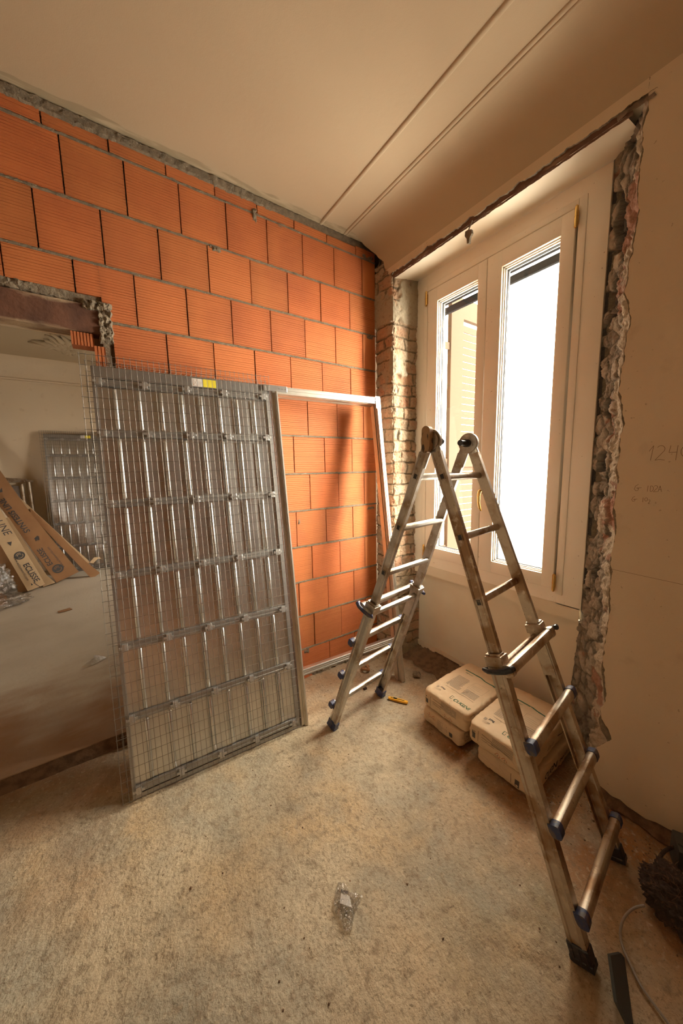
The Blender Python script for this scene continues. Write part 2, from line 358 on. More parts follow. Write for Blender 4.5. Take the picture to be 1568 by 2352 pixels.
lump(-.73, -.70, 1.165, 1.22, .008, 12, -.003); lump(-.72, -.66, .18, .24, .01, 13, -.004); lump(-.11, 0, 2.53, 2.575, .01, 14, -.006); lump(-.12, 0, 1.215, 1.255, .01, 15, -.005)
lump(-.14, 0, 3.085, 3.13, .012, 16, -.006); lump(-.74, 0, -.02, .035, .012, 17, -.012)
wl = wb.build('wall_left', [M['brick'], M['mortar']], smooth=True, sharp=32); tag(wl, kind='structure')
# plaster on the far side of this wall
pb = MB(); pb.mm((-1.80, .08, -.02), (.3, .095, 3.2)); pb.mm((-6, .08, 2.24), (-1.80, .095, 3.2)); tag(pb.build('trim_1', M['plaster']), kind='structure')
# opening lintel: rusty beam
lb = MB()
def beamfn(u, v):
    x = -4.6+u*2.845; a = v*4
    pts = [(.075, 2.243), (.0, 2.243), (-.006, 2.25), (-.004, 2.372), (.075, 2.372)]
    i = min(3, int(a)); t = a-i; y = pts[i][0]*(1-t)+pts[i+1][0]*t; z = pts[i][1]*(1-t)+pts[i+1][1]*t
    return V3((x, y+.003*fr((x, z, 0), 12), z+.002*fr((x*2, z, 1), 8)))
lb.grid(120, 16, beamfn); tag(lb.build('trim_2', M['rust'], smooth=True, sharp=50), kind='structure')

# ------------------------------------------------------------------ ceiling with cornice, window wall (wall_right)
cb = MB(); cb.grid(30, 30, lambda u, v: V3((-4.3+u*4.08, -4.3+v*4.33, 3.2)))
for xc, rr_ in ((-.47, .010), (-.278, .008), (-.256, .006)):
    prof = [(xc-rr_*1.6, 3.201)]+[(xc+rr_*math.cos(a)*1.3, 3.2-rr_*math.sin(a)) for a in [math.pi*k/8 for k in range(8, -1, -1)]]+[(xc+rr_*1.6, 3.201)]
    vs = [V3((x, y, z)) for y in (.0, -4.3) for x, z in prof]; k = len(prof); cb.add(vs, [(i, i+1, k+i+1, k+i) for i in range(k-1)])
# cove
def cove_y(z, v):
    y0 = -.02-.10*max(0, min(1, (3.16-z)/.12))-.09*max(0, min(1, (3.0-z)/.07))+.012*fr((z, 1, 0), 22)
    return y0+(-4.33-y0)*v
cb.grid(16, 200, lambda u, v: V3((-.22+.208*math.sin(u*HP), cove_y(2.975+.225*math.cos(u*HP), v), 2.975+.225*math.cos(u*HP))))
tag(cb.build('ceiling', M['ceiling'], smooth=True, sharp=40), kind='structure')
# smeared mortar where the ceiling meets the new bricks
sm = MB(); 
def smf(u, v):
    x = -4.3+u*4.2; wd = .045+.02*fr((x, 0, 0), 5); return V3((x, -.0-wd*v, 3.2-.0035*(1-v)-.0012*(1+nz((x*20, v*3, 0)))*(1-v)))
sm.grid(300, 6, smf); M['smear'] = mat('smeared_plaster', (.36, .285, .18), .9, noise_cols=[(8, (.50, .40, .265), .42, .6, 5, .9, (1, 6, 1))])
tag(sm.build('trim_3', M['smear'], smooth=True), kind='structure')
NY0, NY1 = -.19, -1.60        # niche
def jl(z):   # left plaster edge of the window wall, above the lintel
    return -.02-.10*max(0, min(1, (3.16-z)/.12))-.09*max(0, min(1, (3.0-z)/.07))+.012*fr((z, 1, 0), 22)
def jr(z):   # right plaster edge beside the niche
    b = -1.597-.012*math.sin(z*2.1)+.022*fr((z, 0, 2), 5)+.0035*fr((z, 5, 0), 38)
    b -= .045*math.exp(-((z-.255)/.055)**2)+.015*math.exp(-((z-.45)/.05)**2)
    return b
def jt(y): return 2.926+.010*fr((y, 0, 0), 14)+.004*fr((y, 3, 0), 70)+.012*math.exp(-((y+.53)/.04)**2)
PT = .012
rb = MB()
def above(u, v):
    z = 2.92+v*.07; ya = jl(z); yb = jr(2.95)+.001
    y = ya+(yb-ya)*u; zb = jt(y); z = zb+(2.976-zb)*v
    return V3((-PT, y, z))
rb.grid(300, 6, above)
def right(u, v):
    z = -.02+v*3.0; ya = jr(z); y = ya+(-4.3-ya)*(u**1.6); zb = .045+.03*fr((y, 0, 0), 6)+.01*fr((y, 0, 0), 30)
    zz = zb+(2.96-zb)*v if z < 2.9 else z
    return V3((-PT, y, zz if v < 1 else 2.976))
rb.grid(50, 420, right)
# broken plaster edges (thickness) 
rb.grid(420, 2, lambda u, v: V3((-PT+v*(PT+.004), jr(-.02+u*3.0)+v*.004, .03+u*2.94)), 1)
rb.grid(300, 2, lambda u, v: V3((-PT-.0015+v*(PT+.004), -.2-u*1.42, jt(-.2-u*1.42))), 1)
rb.mm((.004, -4.3, -.02), (.06, -1.66, 3.2), 1); rb.grid(4, 120, lambda u, v: V3((-PT+.0025, jr(-.02+v*2.98)+.004-u*.08, -.02+v*2.98)), 1); rb.mm((.06, -4.3, 2.95), (.42, .1, 3.2), 1); rb.mm((.06, -4.3, -.02), (.42, -1.70, 2.95), 1)
rb.mm((.322, -.165, -.1), (.62, .3, 3.2), 1); rb.mm((.322, -1.75, -.1), (.62, -.1, .74), 1); rb.mm((.322, -1.75, -.1), (.62, -1.42, 3.2), 1); rb.mm((.322, -1.75, 2.955), (.62, .1, 3.2), 1); rb.mm((.27, -1.75, -.1), (.33, -1.408, 3.0), 1)
wr = rb.build('wall_right', [M['plaster'], M['mortar']], smooth=True, sharp=60); tag(wr, kind='structure')

# soffit over the niche and recessed parapet under the window
sf = MB()
sf.grid(40, 4, lambda u, v: V3((.004+v*.25, -.19-u*(1.335+.0), 2.908+v*.037)))
sf.mm((.0, -1.60, 2.947), (.42, -.15, 2.975)); 
tag(sf.build('trim_4', M['white_plaster'], smooth=True, sharp=40), kind='structure')
st = MB()   # rusty strip along the front edge of the lintel
def strip(u, v):
    y = -.195-u*1.35; return V3((-.004+.014*v-.006*math.sin(v*math.pi)+.004*fr((y, v, 0), 18), y, 2.942-.041*v+.003*fr((y, v*.5, 0), 20, 3)*(1 if v < 1 else .6)))
st.grid(360, 5, strip); tag(st.build('trim_5', M['darkwood'], smooth=True), kind='structure')
pp = MB()
def parap(u, v):
    zt = .70+.008*fr((u*3, 0, 0), 3); z = .055+(zt-.055)*v; y0 = -.195; y1 = -1.385+.028*max(0, (.62-z)/.6)-.0+.006*fr((z, 0, 0), 25)
    return V3((.300-.004*fr((u*3, v, 0), 2), y0+(y1-y0)*u, z))
pp.grid(60, 40, parap)
pp.grid(80, 5, lambda u, v: V3((.300-.05*v*1.0+(0 if v < 1 else .0), -.19-u*1.205, .694+.012*v+.006*fr((u*4, 0, 0), 5, 2))))
pp.grid(80, 4, lambda u, v: V3((.25, -.19-u*1.21, .700+v*.075+.006*(1-v)*fr((u*4, 0, 0), 5, 2))))
tag(pp.build('trim_6', M['white_plaster'], smooth=True, sharp=40), kind='structure')
bs = MB()  # remains of a skirting strip under the parapet
def skirt(u, v):
    y = -.20-u*1.1; z = .0+v*.075; h = .012 if fr((y, 0, 0), 4, 6) > -.25 or v > .6 else -.02
    return V3((.300-h-.002*fr((y, z, 0), 20), y, z+.004))
bs.grid(220, 14, skirt); bs.grid(60, 1, lambda u, v: V3((.286+v*.016, -.20-u*1.1, .079)))
tag(bs.build('baseboard_right', M['plaster'], smooth=True, sharp=50), kind='structure')

# ------------------------------------------------------------------ rough masonry: exposed pier left of the niche
def brick_field(s, z, seed, ch=.084):
    """returns (height, colour) of hand-laid brickwork hacked bare; s = length along the face"""
    zz = z+.016*nz((s, z, seed), 5)+.007*nz((s, z, seed), 18); r = math.floor(zz/ch); fz = zz/ch-r
    rnd = noise.cell(V3((r+.5, seed, 0))); bl = .20+.05*rnd; off = (r % 2)*.1+.05*rnd
    q = (s+off+.02*nz((s, z, seed), 11))/bl; k = math.floor(q); fs = q-k
    mj = min(fz, 1-fz)*ch; hj = min(fs, 1-fs)*bl
    d = min(mj, hj*1.1); t = max(0, min(1, (d-.004-.004*fr((s, z, 5), 30))/.004))
    h = -.008*(1-t)+.007*noise.cell(V3((r+.5, k+.5, seed+3)))*t
    h += .010*fr((s, z, seed), 14, seed)+.006*fr((s, z, seed), 42, seed)+.003*fr((s, z, seed), 110, seed)
    c1 = noise.cell(V3((r+.5, k+.5, seed+9)))*.5+.5
    brick = (.42+.10*c1, .21+.12*c1, .12+.08*c1); plas = (.42, .35, .245); mor = (.20, .155, .10)
    dust = max(0, min(1, .68+1.2*fr((s, z, seed), 7, 31))); 
    c = tuple((b*(1-dust*.75)+p*dust*.75) for b, p in zip(brick, plas)); c = tuple(m*(1-t)+b*t for m, b in zip(mor, c))
    pl = fr((s, z, seed), 3.5, 77)+(.9 if z > 2.62 else 0)+(.35 if z < .45 else 0)
    if pl > .48:    # leftover render
        t2 = min(1, (pl-.48)*7); h = h*(1-t2)+(.010+.006*fr((s, z, 0), 20, 5))*t2; c = tuple(a*(1-t2)+b*t2 for a, b in zip(c, (.38, .32, .225)))
    return h, (c[0], c[1], c[2], 1)
pier = MB()
P1 = .20; P2 = .30
def pierf(u, v):
    s = u*(P1+P2); z = -.01+v*3.215
    if z > 2.955: s = u*P1
    h, c = brick_field(s, z, 1.0)
    b = max(0, min(1, (s-P1+.03)/.06)); b = b*b*(3-2*b); 
    if s < P1: p = V3((0, -s, z))
    else: p = V3((s-P1, -P1, z))
    n = V3((-(1-b), -b, 0)).normalized(); ins = V3((1, 1, 0))*.010*math.exp(-((s-P1)/.02)**2)
    m = min(1, (1-u)/.03); p = p+n*(h-.006)*m+ins
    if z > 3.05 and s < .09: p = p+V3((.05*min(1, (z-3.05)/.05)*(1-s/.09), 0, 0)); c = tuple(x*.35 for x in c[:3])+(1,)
    return (p, c)
pier.grid(130, 820, pierf)
tag(pier.build('trim_7', M['rough'], smooth=True), kind='structure')

# rubble edge right of the niche
rub = MB()
def rubf(u, v):
    z = -.02+v*2.985; a = V3((.0, jr(z)+.006, z)); yb = -1.402 if z > .69 else -1.37-.0*(z); b = V3((.262 if z > .69 else .305, yb, z))
    p = a+(b-a)*u+V3((-.008*(1-u), -.004*(1-u), 0)); n = V3((-.62, .78, 0)); s = u*.3
    d, pts = noise.voronoi(V3((s*16+3, z*13, 0)), distance_metric='DISTANCE', exponent=2.5); e = min(1, (d[1]-d[0])*3.0); cid = noise.cell(pts[0]*7.3)
    hole = (nz((s, z, 0), 9, 5) > .14 or cid < -.72) and u > .45 and z > .9
    h = -.012*(1-e)+.006*cid+.007*fr((s, z, 0), 12, 1)+.006*fr((s, z, 0), 50, 2)-.004
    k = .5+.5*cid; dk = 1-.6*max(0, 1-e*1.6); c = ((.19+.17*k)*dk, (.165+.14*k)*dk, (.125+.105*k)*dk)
    bk = fr((s, z, 0), 5, 11)+(.5 if u < .45 else 0)
    if bk > .66: t = min(.85, (bk-.66)*6); c = tuple(x*(1-t)+y*t for x, y in zip(c, (.27, .13, .08)))
    if u < .30+.12*fr((z, 0, 0), 9, 8) and bk < .70: c = (.36, .30, .215)
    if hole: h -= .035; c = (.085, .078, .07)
    f = min(1, u/.06, (1-u)/.04); return (p+n*h*f+V3((0, 0, .004*nz((s, z, 0), 30))), (*c, 1))
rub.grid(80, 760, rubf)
# brown rubble patch at the upper corner
def topc(u, v):
    y = -1.50-u*(.115-.02*v); z = 2.895+v*.07*(1-.2*u); h = .012*fr((y, z, 0), 25, 3)
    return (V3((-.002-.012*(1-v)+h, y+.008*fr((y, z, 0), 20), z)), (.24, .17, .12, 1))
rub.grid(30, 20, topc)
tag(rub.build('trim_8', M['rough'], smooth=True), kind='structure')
# rubbly joint between window wall and floor
jd = MB()
jd.grid(160, 8, lambda u, v: V3((-.045-.02*nz((u*20, 0, 0))+.06*v, -1.56-u*2.7, .004+.075*(v**1.4)*(1+.3*nz((u*30, v, 0)))+.006*fr((u*12, v, 0), 5))))
jd.grid(60, 10, lambda u, v: V3((.08+.24*v+.03*nz((u*8, v, 4)), -.2-u*.60, .003+.05*v*v*(1+.5*fr((u*4, v, 0), 4)))))
tag(jd.build('trim_9', M['dirt'], smooth=True), kind='structure')

# ------------------------------------------------------------------ writing pencilled on the plaster (real marks on the wall)
def pen(strokes, o, sc, r=.0011, mi=0):
    mb = MB()
    for stp in strokes:
        pts = [V3((-PT-.0006, o[0]-x*sc, o[1]+y*sc)) for x, y in stp]
        for a, b in zip(pts[:-1], pts[1:]):
            d = (b-a).normalized(); q = V3((0, -d.z, d.y))*r; mb.add([a+q, a-q, b-q, b+q], [(0, 1, 2, 3)])
    return mb
def arc(cx, cy_, rx, ry, a0, a1, n=14): return [(cx+rx*math.cos(math.radians(a0+(a1-a0)*i/n)), cy_+ry*math.sin(math.radians(a0+(a1-a0)*i/n))) for i in range(n+1)]
D1 = [[(0, .62), (.22, 1), (.12, 0)]]; D2 = [arc(.6, .74, .2, .24, 150, -40)+[(.35, .02), (.55, .06), (.85, .02)]]
D4 = [[(1.08, .95), (1.02, .5), (1.42, .52)], [(1.42, .95), (1.38, -.02)]]; D0 = [arc(1.85, .55, .26, .38, 80, 440, 20)]
def G(x): return [[(x+.4, .95), (x+.1, .7), (x, .3), (x+.15, .05), (x+.4, .12), (x+.45, .4), (x+.2, .42), (x+.75, .5)]]
def sh(ss, dx): return [[(x+dx, y) for x, y in s] for s in ss]
ph = MB()
a = hit(1488, 1058, 0, -PT); wrt = pen(D1+D2+D4+D0, (a.y, a.z), .058, .0009); 
a = hit(1456, 1128, 0, -PT); w2 = pen(G(0)+[[(.9, .1), (.91, .12)]]+[[(1.4, .8), (1.38, 0)]]+[arc(1.75, .4, .22, .38, 110, -110)+[(1.66, .75)]]+[arc(2.2, .62, .18, .2, 150, -60)+[(2.0, 0), (2.4, .05)]]+[[(2.45, 0), (2.62, .8), (2.8, 0)], [(2.5, .3), (2.78, .3)]], (a.y, a.z), .030, .0008)
a = hit(1450, 1152, 0, -PT); w3 = pen(G(0)+[[(1.5, .8), (1.48, 0)]]+[arc(1.9, .5, .18, .3, 0, 360)]+[arc(2.3, .3, .12, .15, 150, -40)+[(2.2, -.2), (2.45, -.15)]], (a.y, a.z), .024, .0008)
for q in (w2, w3): wrt.add(q.v, q.f)
p0 = hit(1394, 1335, 0, -PT); 
wrt.add([V3((-PT-.0006, p0.y, 1.099)), V3((-PT-.0006, p0.y, 1.1005)), V3((-PT-.0006, -3.5, 1.0415)), V3((-PT-.0006, -3.5, 1.040))], [(0, 1, 2, 3)])
wo = wrt.build('pencil_writing', M['pencil'], wr); wo['label'] = 'pencil figures and level line on the plaster'

# ------------------------------------------------------------------ enclosing walls
def sbox(name, a, b, m): mb = MB(); mb.mm(a, b); return tag(mb.build(name, m), kind='structure')
M['backbrick'] = mat('old_brick', (.42, .17, .07), .9, noise_cols=[(2, (.5, .33, .19), .45, .7, 5, .8)])
sbox('wall_front', (-4.4, -4.4, -.05), (.42, -4.25, 3.25), M['backbrick'])
sbox('wall_back', (-4.4, -4.25, -.05), (-4.25, .0, 3.25), M['plaster'])
# adjoining room, beyond the opening
af = MB(); af.mm((-6.1, 4.65, 0), (.1, 4.8, 3.3)); 
for k, (z_, r_) in enumerate(((2.93, .012), (2.90, .008))): af.tube([(-6, 4.65, z_), (.0, 4.65, z_)], r_, 8)
af.grid(4, 10, lambda u, v: V3((-6+u*6, 4.65-.25*(1-math.cos(v*HP)) if False else 4.65-.28*math.sin(v*HP)*0-.28*(1-math.cos(v*HP)), 2.95+.26*math.sin(v*HP))))
tag(af.build('wall_adjoining', M['plaster'], smooth=True, sharp=40), kind='structure')
ar = MB(); ar.mm((0, .1, 0), (.1, 2.65, 3.3)); ar.mm((0, 3.15, 0), (.1, 4.8, 3.3)); ar.mm((0, 2.65, 0), (.1, 3.15, 1.2)); ar.mm((0, 2.65, 1.85), (.1, 3.15, 3.3))
tag(ar.build('wall_adjoining_right', M['plaster']), kind='structure')
sbox('wall_adjoining_left', (-6.1, .0, 0), (-6, 4.8, 3.3), M['plaster']); sbox('wall_adjoining_front', (-6, -.0, -.05), (-4.6, .08, 3.3), M['plaster'])
sbox('ceiling_adjoining', (-6.1, .08, 3.2), (.1, 4.8, 3.3), M['ceiling'])
sbox('trim_10', (-4.4, -4.4, 3.21), (.42, .08, 3.3), M['mortar'])

# plaster rosette on the adjoining ceiling
ro = MB(); rc = V3((-2.07, 3.62, 3.2))
for k in range(9):
    a = k*40+8; L = .42 if k % 2 == 0 else .28
    for j in range(3):
        aa = math.radians(a+(j-1)*13); pts = [rc+V3((math.cos(aa+.5*math.sin(t*3)*.25)*L*t*(1-.12*abs(j-1)), math.sin(aa+.5*math.sin(t*3)*.25)*L*t*(1-.12*abs(j-1)), -.008-.02*math.sin(t*math.pi))) for t in [i/10 for i in range(11)]]
        ro.tube(pts, [.008+.030*math.sin((i/10)*math.pi)*(1+.4*math.sin(i*2.3)) for i in range(11)], 8)
ro.tube([rc+V3((0, 0, .0)), rc+V3((0, 0, -.03)), rc+V3((0, 0, -.05))], [.07, .05, .015], 16)
tag(ro.build('ceiling_rosette', M['ceiling'], smooth=True), 'moulded plaster leaf rosette on the adjoining room ceiling', 'ceiling rosette')

# ================================================================== window
wx = .25; win = MB()
FY0, FY1, FZ0, FZ1 = -.176, -1.407, .767, 2.943; SY0, SYM, SY1, SZ0, SZ1 = -.313, -.786, -1.267, .855, 2.82
win.mm((wx, FY0, FZ0), (wx+.07, SY0+.012, FZ1), bev=.003); win.mm((wx, SY1-.012, FZ0), (wx+.07, FY1, FZ1), bev=.003)
win.mm((wx+.001, SY0+.02, SZ1-.012), (wx+.07, SY1-.02, FZ1)); win.mm((wx+.001, SY0+.02, FZ0), (wx+.07, SY1-.02, SZ0+.012))
# moulded inner edge of the frame
for a, b in (((wx-.006, SY0+.045, SZ0-.03), (wx+.01, SY0+.008, SZ1+.045)), ((wx-.006, SY1-.008, SZ0-.03), (wx+.01, SY1-.045, SZ1+.045)), ((wx-.006, SY0+.0075, SZ1+.008), (wx+.01, SY1-.0075, SZ1+.045))):
    win.mm(a, b, bev=.004)
win.mm((wx-.02, SY0+.137, FZ0-.055), (wx+.02, FY1-.0, FZ0), bev=.004) if False else None
for a, b in (((wx+.057, SY0+.02, SZ0-.02), (wx+.075, SY0-.03, SZ1+.02)), ((wx+.057, SY1+.03, SZ0-.02), (wx+.075, SY1-.02, SZ1+.02)), ((wx+.057, SY0, SZ1-.03), (wx+.075, SY1, SZ1+.02)), ((wx+.057, SY0, SZ0-.02), (wx+.075, SY1, SZ0+.03))): win.mm(a, b)
win.mm((wx+.057, SYM-.03, SZ0), (wx+.075, SYM+.03, SZ1))
wf = win.build('window_1', M['window'], smooth=True, sharp=35); tag(wf, kind='structure')
def sash(ya, yb, la, lb):
    s = MB(); x0 = wx-.014; x1 = wx+.055; gz0, gz1 = .933, 2.728; ga = ya-la; gb = yb+lb
    s.mm((x0, ya, SZ0), (x1, ga, SZ1), bev=.006); s.mm((x0, gb, SZ0), (x1, yb, SZ1), bev=.006)
    s.mm((x0, ga+.004, gz1), (x1, gb-.004, SZ1), bev=.006); s.mm((x0, ga+.004, SZ0), (x1, gb-.004, gz0), bev=.006)
    b = .006
    for k in range(2):  # stepped glazing bead
        q = b*(k+1); xa = x0+.016+.012*k
        s.mm((xa, ga+.002, gz0-.001), (x1, ga-q, gz1+.001)); s.mm((xa, gb-.002, gz0-.001), (x1, gb+q, gz1+.001)); s.mm((xa, ga, gz1+.001), (x1, gb, gz1-q)); s.mm((xa, ga, gz0-.001), (x1, gb, gz0+q))
    o = s.build('sash', M['window'], wf, smooth=True, sharp=35)
    g = MB(); g.mm((wx+.034, ga, gz0), (wx+.038, gb, gz1)); g.build('pane', M['glass'], o)
    r = MB()
    for k in (0, 1):
        xx = wx+.029 if k == 0 else wx+.0385; q = .016
        r.mm((xx, ga-.011, gz0+.011), (xx+.004, ga-q, gz1-.011)); r.mm((xx, gb+.011, gz0+.011), (xx+.004, gb+q, gz1-.011)); r.mm((xx, ga-.011, gz1-q), (xx+.004, gb+.011, gz1-.011)); r.mm((xx, ga-.011, gz0+.011), (xx+.004, gb+.011, gz0+q))
    r.build('gasket', M['rubber'], o); return o
s1 = sash(SY0, SYM+.001, .090, .062); s2 = sash(SYM-.002, SY1, .096, .066)
for y, z, p in ((SY1-.006, 2.775, s2), (SY1-.006, .895, s2), (SY0+.006, 2.775, s1), (SY0+.006, .895, s1)):
    h = MB(); h.tube([(wx-.022, y, z-.045), (wx-.022, y, z+.045)], .0085, 14); h.tube([(wx-.022, y, z-.001), (wx-.022, y, z+.001)], .0095, 14); h.mm((wx-.02, y-.004, z-.03), (wx+.0, y+.004, z+.03))
    for d in (-.045, .045): h.tube([(wx-.022, y, z+d), (wx-.022, y, z+d*1.13)], [.0085, .005], 14)
    shade(h.build('hinge', M['brass'], p))
h = MB(); hy, hz = -.820, 1.395
h.tube([(wx-.012, hy, hz), (wx-.024, hy, hz)], .021, 20); h.tube([(wx-.02, hy, hz), (wx-.055, hy, hz)], .010, 14)
pts = [(wx-.055, hy, hz+.006), (wx-.062, hy+.004, hz-.005), (wx-.066, hy+.006, hz-.03), (wx-.062, hy+.008, hz-.075), (wx-.055, hy+.004, hz-.11), (wx-.046, hy, hz-.128)]
h.tube(pts, [.011, .012, .011, .009, .009, .006], 12)
ho = shade(h.build('handle', M['brass'], s2)); ho['label'] = 'curved brass window handle'

# shutter leaf folded out beside the left pane and the shutter slats hanging over both panes
sh_o = empty('window_shutter', (.80, -.105, .6), 'orange louvred shutter leaf folded open outside the left window pane', 'shutter')
sx0, sx1, sy_, sz0, sz1 = .755, 1.42, -.10, .45, 3.02
fr_ = MB()
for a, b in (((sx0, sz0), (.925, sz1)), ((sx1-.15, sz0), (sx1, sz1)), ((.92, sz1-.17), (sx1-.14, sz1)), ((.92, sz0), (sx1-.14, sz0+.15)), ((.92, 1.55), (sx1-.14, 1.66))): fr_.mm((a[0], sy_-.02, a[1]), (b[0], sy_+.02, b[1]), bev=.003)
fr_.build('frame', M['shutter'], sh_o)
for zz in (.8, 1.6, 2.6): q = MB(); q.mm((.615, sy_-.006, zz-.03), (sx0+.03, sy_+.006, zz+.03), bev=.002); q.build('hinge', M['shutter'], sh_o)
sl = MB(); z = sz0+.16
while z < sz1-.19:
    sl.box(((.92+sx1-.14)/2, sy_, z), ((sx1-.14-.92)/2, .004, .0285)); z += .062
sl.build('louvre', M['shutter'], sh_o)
rs = empty('roller_blind', (.43, -.8, 2.75), 'dark grey slats of a raised roller blind outside the top of the window', 'blind')
for za, zb in ((2.775, 2.93), (2.705, 2.752)):
    q = MB(); q.mm((.42, -.15, za), (.445, -1.45, zb), bev=.004); q.build('slat', M['dark'], rs)
for ya in (-.15, -1.425): q = MB(); q.mm((.425, ya, 2.69), (.44, ya-.025, 2.88)); q.build('guide', M['dark'], rs)

# ================================================================== sliding-door pocket kit
def make_kit():
    O = V3((-1.836, -.385, .004)); U = V3((1.677, -.089, 0)).normalized(); Vv = V3((.006, .285, 2.055)); Vv = (Vv-U*Vv.dot(U)).normalized(); Nn = U.cross(Vv)
    root = empty('pocket_door_kit', O, 'galvanised sliding door pocket kit with wire mesh leaning on the orange brick wall', 'door kit')
    ax = (U, Vv, Nn)
    def P(u, v, n=0): return O+U*u+Vv*v+Nn*n
    def bx(mb, u0_, u1, v0, v1, n0, n1, mi=0, bev=0): return mb.box(P((u0_+u1)/2, (v0+v1)/2, (n0+n1)/2), (abs(u1-u0_)/2, abs(v1-v0)/2, abs(n1-n0)/2), ax, mi, None, bev)
    # sheets, front and back
    s = MB()
    def sheet(n, sgn):
        return lambda u, v: P(.0+u*.862, v*2.085, n+.0015*math.sin(u*40)*sgn+.001*nz((u*3, v*3, n), 1))
    s.grid(60, 40, sheet(-.0235, 1)); s.build('sheet_panel', M['galv'], root, smooth=True)
    s = MB(); s.grid(20, 20, sheet(-.080, -1)); s.build('sheet_panel', M['galv'], root, smooth=True)
    # top band
    s = MB(); bx(s, -.002, .87, 2.030, 2.086, -.085, -.014, bev=.002); s.build('top_channel', M['galvbar'], root); s = MB(); bx(s, -.002, .865, .0, .022, -.085, -.014, bev=.002); s.build('bottom_channel', M['galvbar'], root)
    for q in ((-.004, .012, 0, 2.085, -.085, -.016), (.845, .868, 0, 2.085, -.088, -.014)): s = MB(); bx(s, *q); s.build('edge_stud', M['galvbar'], root)
    VB = [.045, .39, .735, 1.08, 1.425, 1.765, 2.010]
    for k, vb in enumerate(VB):
        b = MB(); h2 = .019
        prof = [(-h2, -.0), (-h2+.003, .008), (-.006, .0085), (-.004, .0065), (.004, .0065), (.006, .0085), (h2-.003, .008), (h2, 0)]
        b.ext(P(.004, vb, -.0195), P(.845, vb, -.0195), prof, Vv)
        bo = b.build('crossbar', M['galvbar'], root)
        for uc in (.024, .213, .408, .602, .824):
            c = MB(); bx(c, uc-.012, uc+.012, vb-.017, vb+.017, -.014, .004, bev=.002); bx(c, uc-.024, uc-.008, vb-.006, vb+.006, -.002, .004, bev=.001); bx(c, uc+.008, uc+.024, vb-.006, vb+.006, -.002, .004, bev=.001)
            for dv in (-.009, .0, .009): c.disc(P(uc, vb+dv, .005), Nn, .0022, .003, 8)
            c.build('clip', M['clip'], bo)
    for i in range(8):   # bright stiffening ribs between the crossbars
        uc = .083+.0968*i+(.004 if i else 0); r = MB()
        for a, b in zip(VB[:-1], VB[1:]):
            va, vb = a+.024, b-.024; k = 10; prof = [(.0085*math.cos(math.pi*j/k)*-1, .0085*math.sin(math.pi*j/k)) for j in range(k+1)]
            vs = [P(uc+x, v_, -.0195+y*sc_) for v_, sc_ in ((va, .1), (va+.010, 1), (vb-.010, 1), (vb, .1)) for x, y in prof]; n = k+1
            r.add(vs, [(j*n+i2, j*n+i2+1, (j+1)*n+i2+1, (j+1)*n+i2) for j in range(3) for i2 in range(k)])
            bx(r, uc-.017, uc-.0115, va+.005, vb-.005, -.0205, -.0165); bx(r, uc+.0115, uc+.014, va+.005, vb-.005, -.0205, -.0175)
        ro_ = r.build('rib', M['galv'], root, smooth=True, sharp=50)
    # welded wire meshes
    for n, du, dv, nm in ((.008, 0, 0, 0), (-.091, .013, .022, 1)):
        m_ = MB(); uu0 = -.042+du; vv0 = .018+(.0 if n > 0 else .01); nu, nv = 36, 42
        for i in range(nu+1):
            u = uu0+i*.0252; m_.tube([P(u, vv0-.006, n), P(u+.001*nz((u*9, 0, n)), 1.0, n+.0025*nz((u*12, 1, n))), P(u, vv0+nv*.0502+.008, n)], .00115, 5, cap=False)
        for j in range(nv+1):
            v = vv0+j*.0502; m_.tube([P(uu0-.004, v, n+.0022), P(uu0+.45, v+.001*nz((v*9, 3, n)), n+.0022+.0025*nz((v*12, 2, n))), P(uu0+nu*.0252+.004, v, n+.0022)], .00115, 5, cap=False)
        m_.build('wire_mesh', M['wire'], root, smooth=True)
    # hooks of mesh along the top
    hk = MB()
    for i in range(33):
        u = .01+i*.0252; hk.tube([P(u, 2.085, -.05), P(u, 2.105, -.05), P(u+.006, 2.108, -.05)], .0016, 5)
    hk.build('mesh_hook', M['wire'], root)
    # door post beside the pocket, lintel and far post: aluminium profiles
    def post(u0_, u1, v0, v1, n0, n1, name, grooves):
        p = MB(); bx(p, u0_, u1, v0, v1, n0, n1, bev=.0015)
        for g in grooves: bx(p, *g)
        return p.build(name, M['alu_profile'], root)
    # near post: brown sleeve and pale edge
    post(.880, .903, 0, 2.06, -.085, -.014, 'post', [(.903, .9085, 0, 2.05, -.012, .0), (.9085, .9165, 0, 2.05, -.004, .003), (.897, .903, 0, 2.05, -.02, -.006)])
    post(1.679, 1.700, 0, 2.085, -.085, -.002, 'post', [(1.674, 1.679, 0, 2.04, -.085, -.072), (1.674, 1.679, 0, 2.04, -.034, -.026), (1.674, 1.679, 0, 2.04, -.010, -.001), (1.686, 1.690, 0, 2.085, -.002, .001), (1.696, 1.700, 0, 2.085, -.002, .001), (1.670, 1.676, 0, 2.04, -.066, -.040)])
    post(.885, 1.700, 2.042, 2.080, -.085, -.002, 'lintel', [(.89, 1.70, 2.076, 2.080, -.002, .001), (.90, 1.68, 2.058, 2.062, -.002, .001), (.91, 1.675, 2.036, 2.042, -.085, -.070), (.91, 1.675, 2.036, 2.042, -.012, -.002), (.91, 1.675, 2.038, 2.042, -.060, -.030)])
    for q, ps in (((.83, .98, 2.048, 2.084, -.012, .002), ((.93, 2.066), (.95, 2.066), (.97, 2.066))), ((1.66, 1.703, 2.0, 2.088, -.001, .003), ((1.688, 2.07), (1.688, 2.045), (1.688, 2.02)))):
        br = MB(); bx(br, *q, bev=.001)
        for u, v in ps: br.disc(P(u, v, .003), Nn, .004, .003, 10)
        br.build('bracket', M['galv'], root)
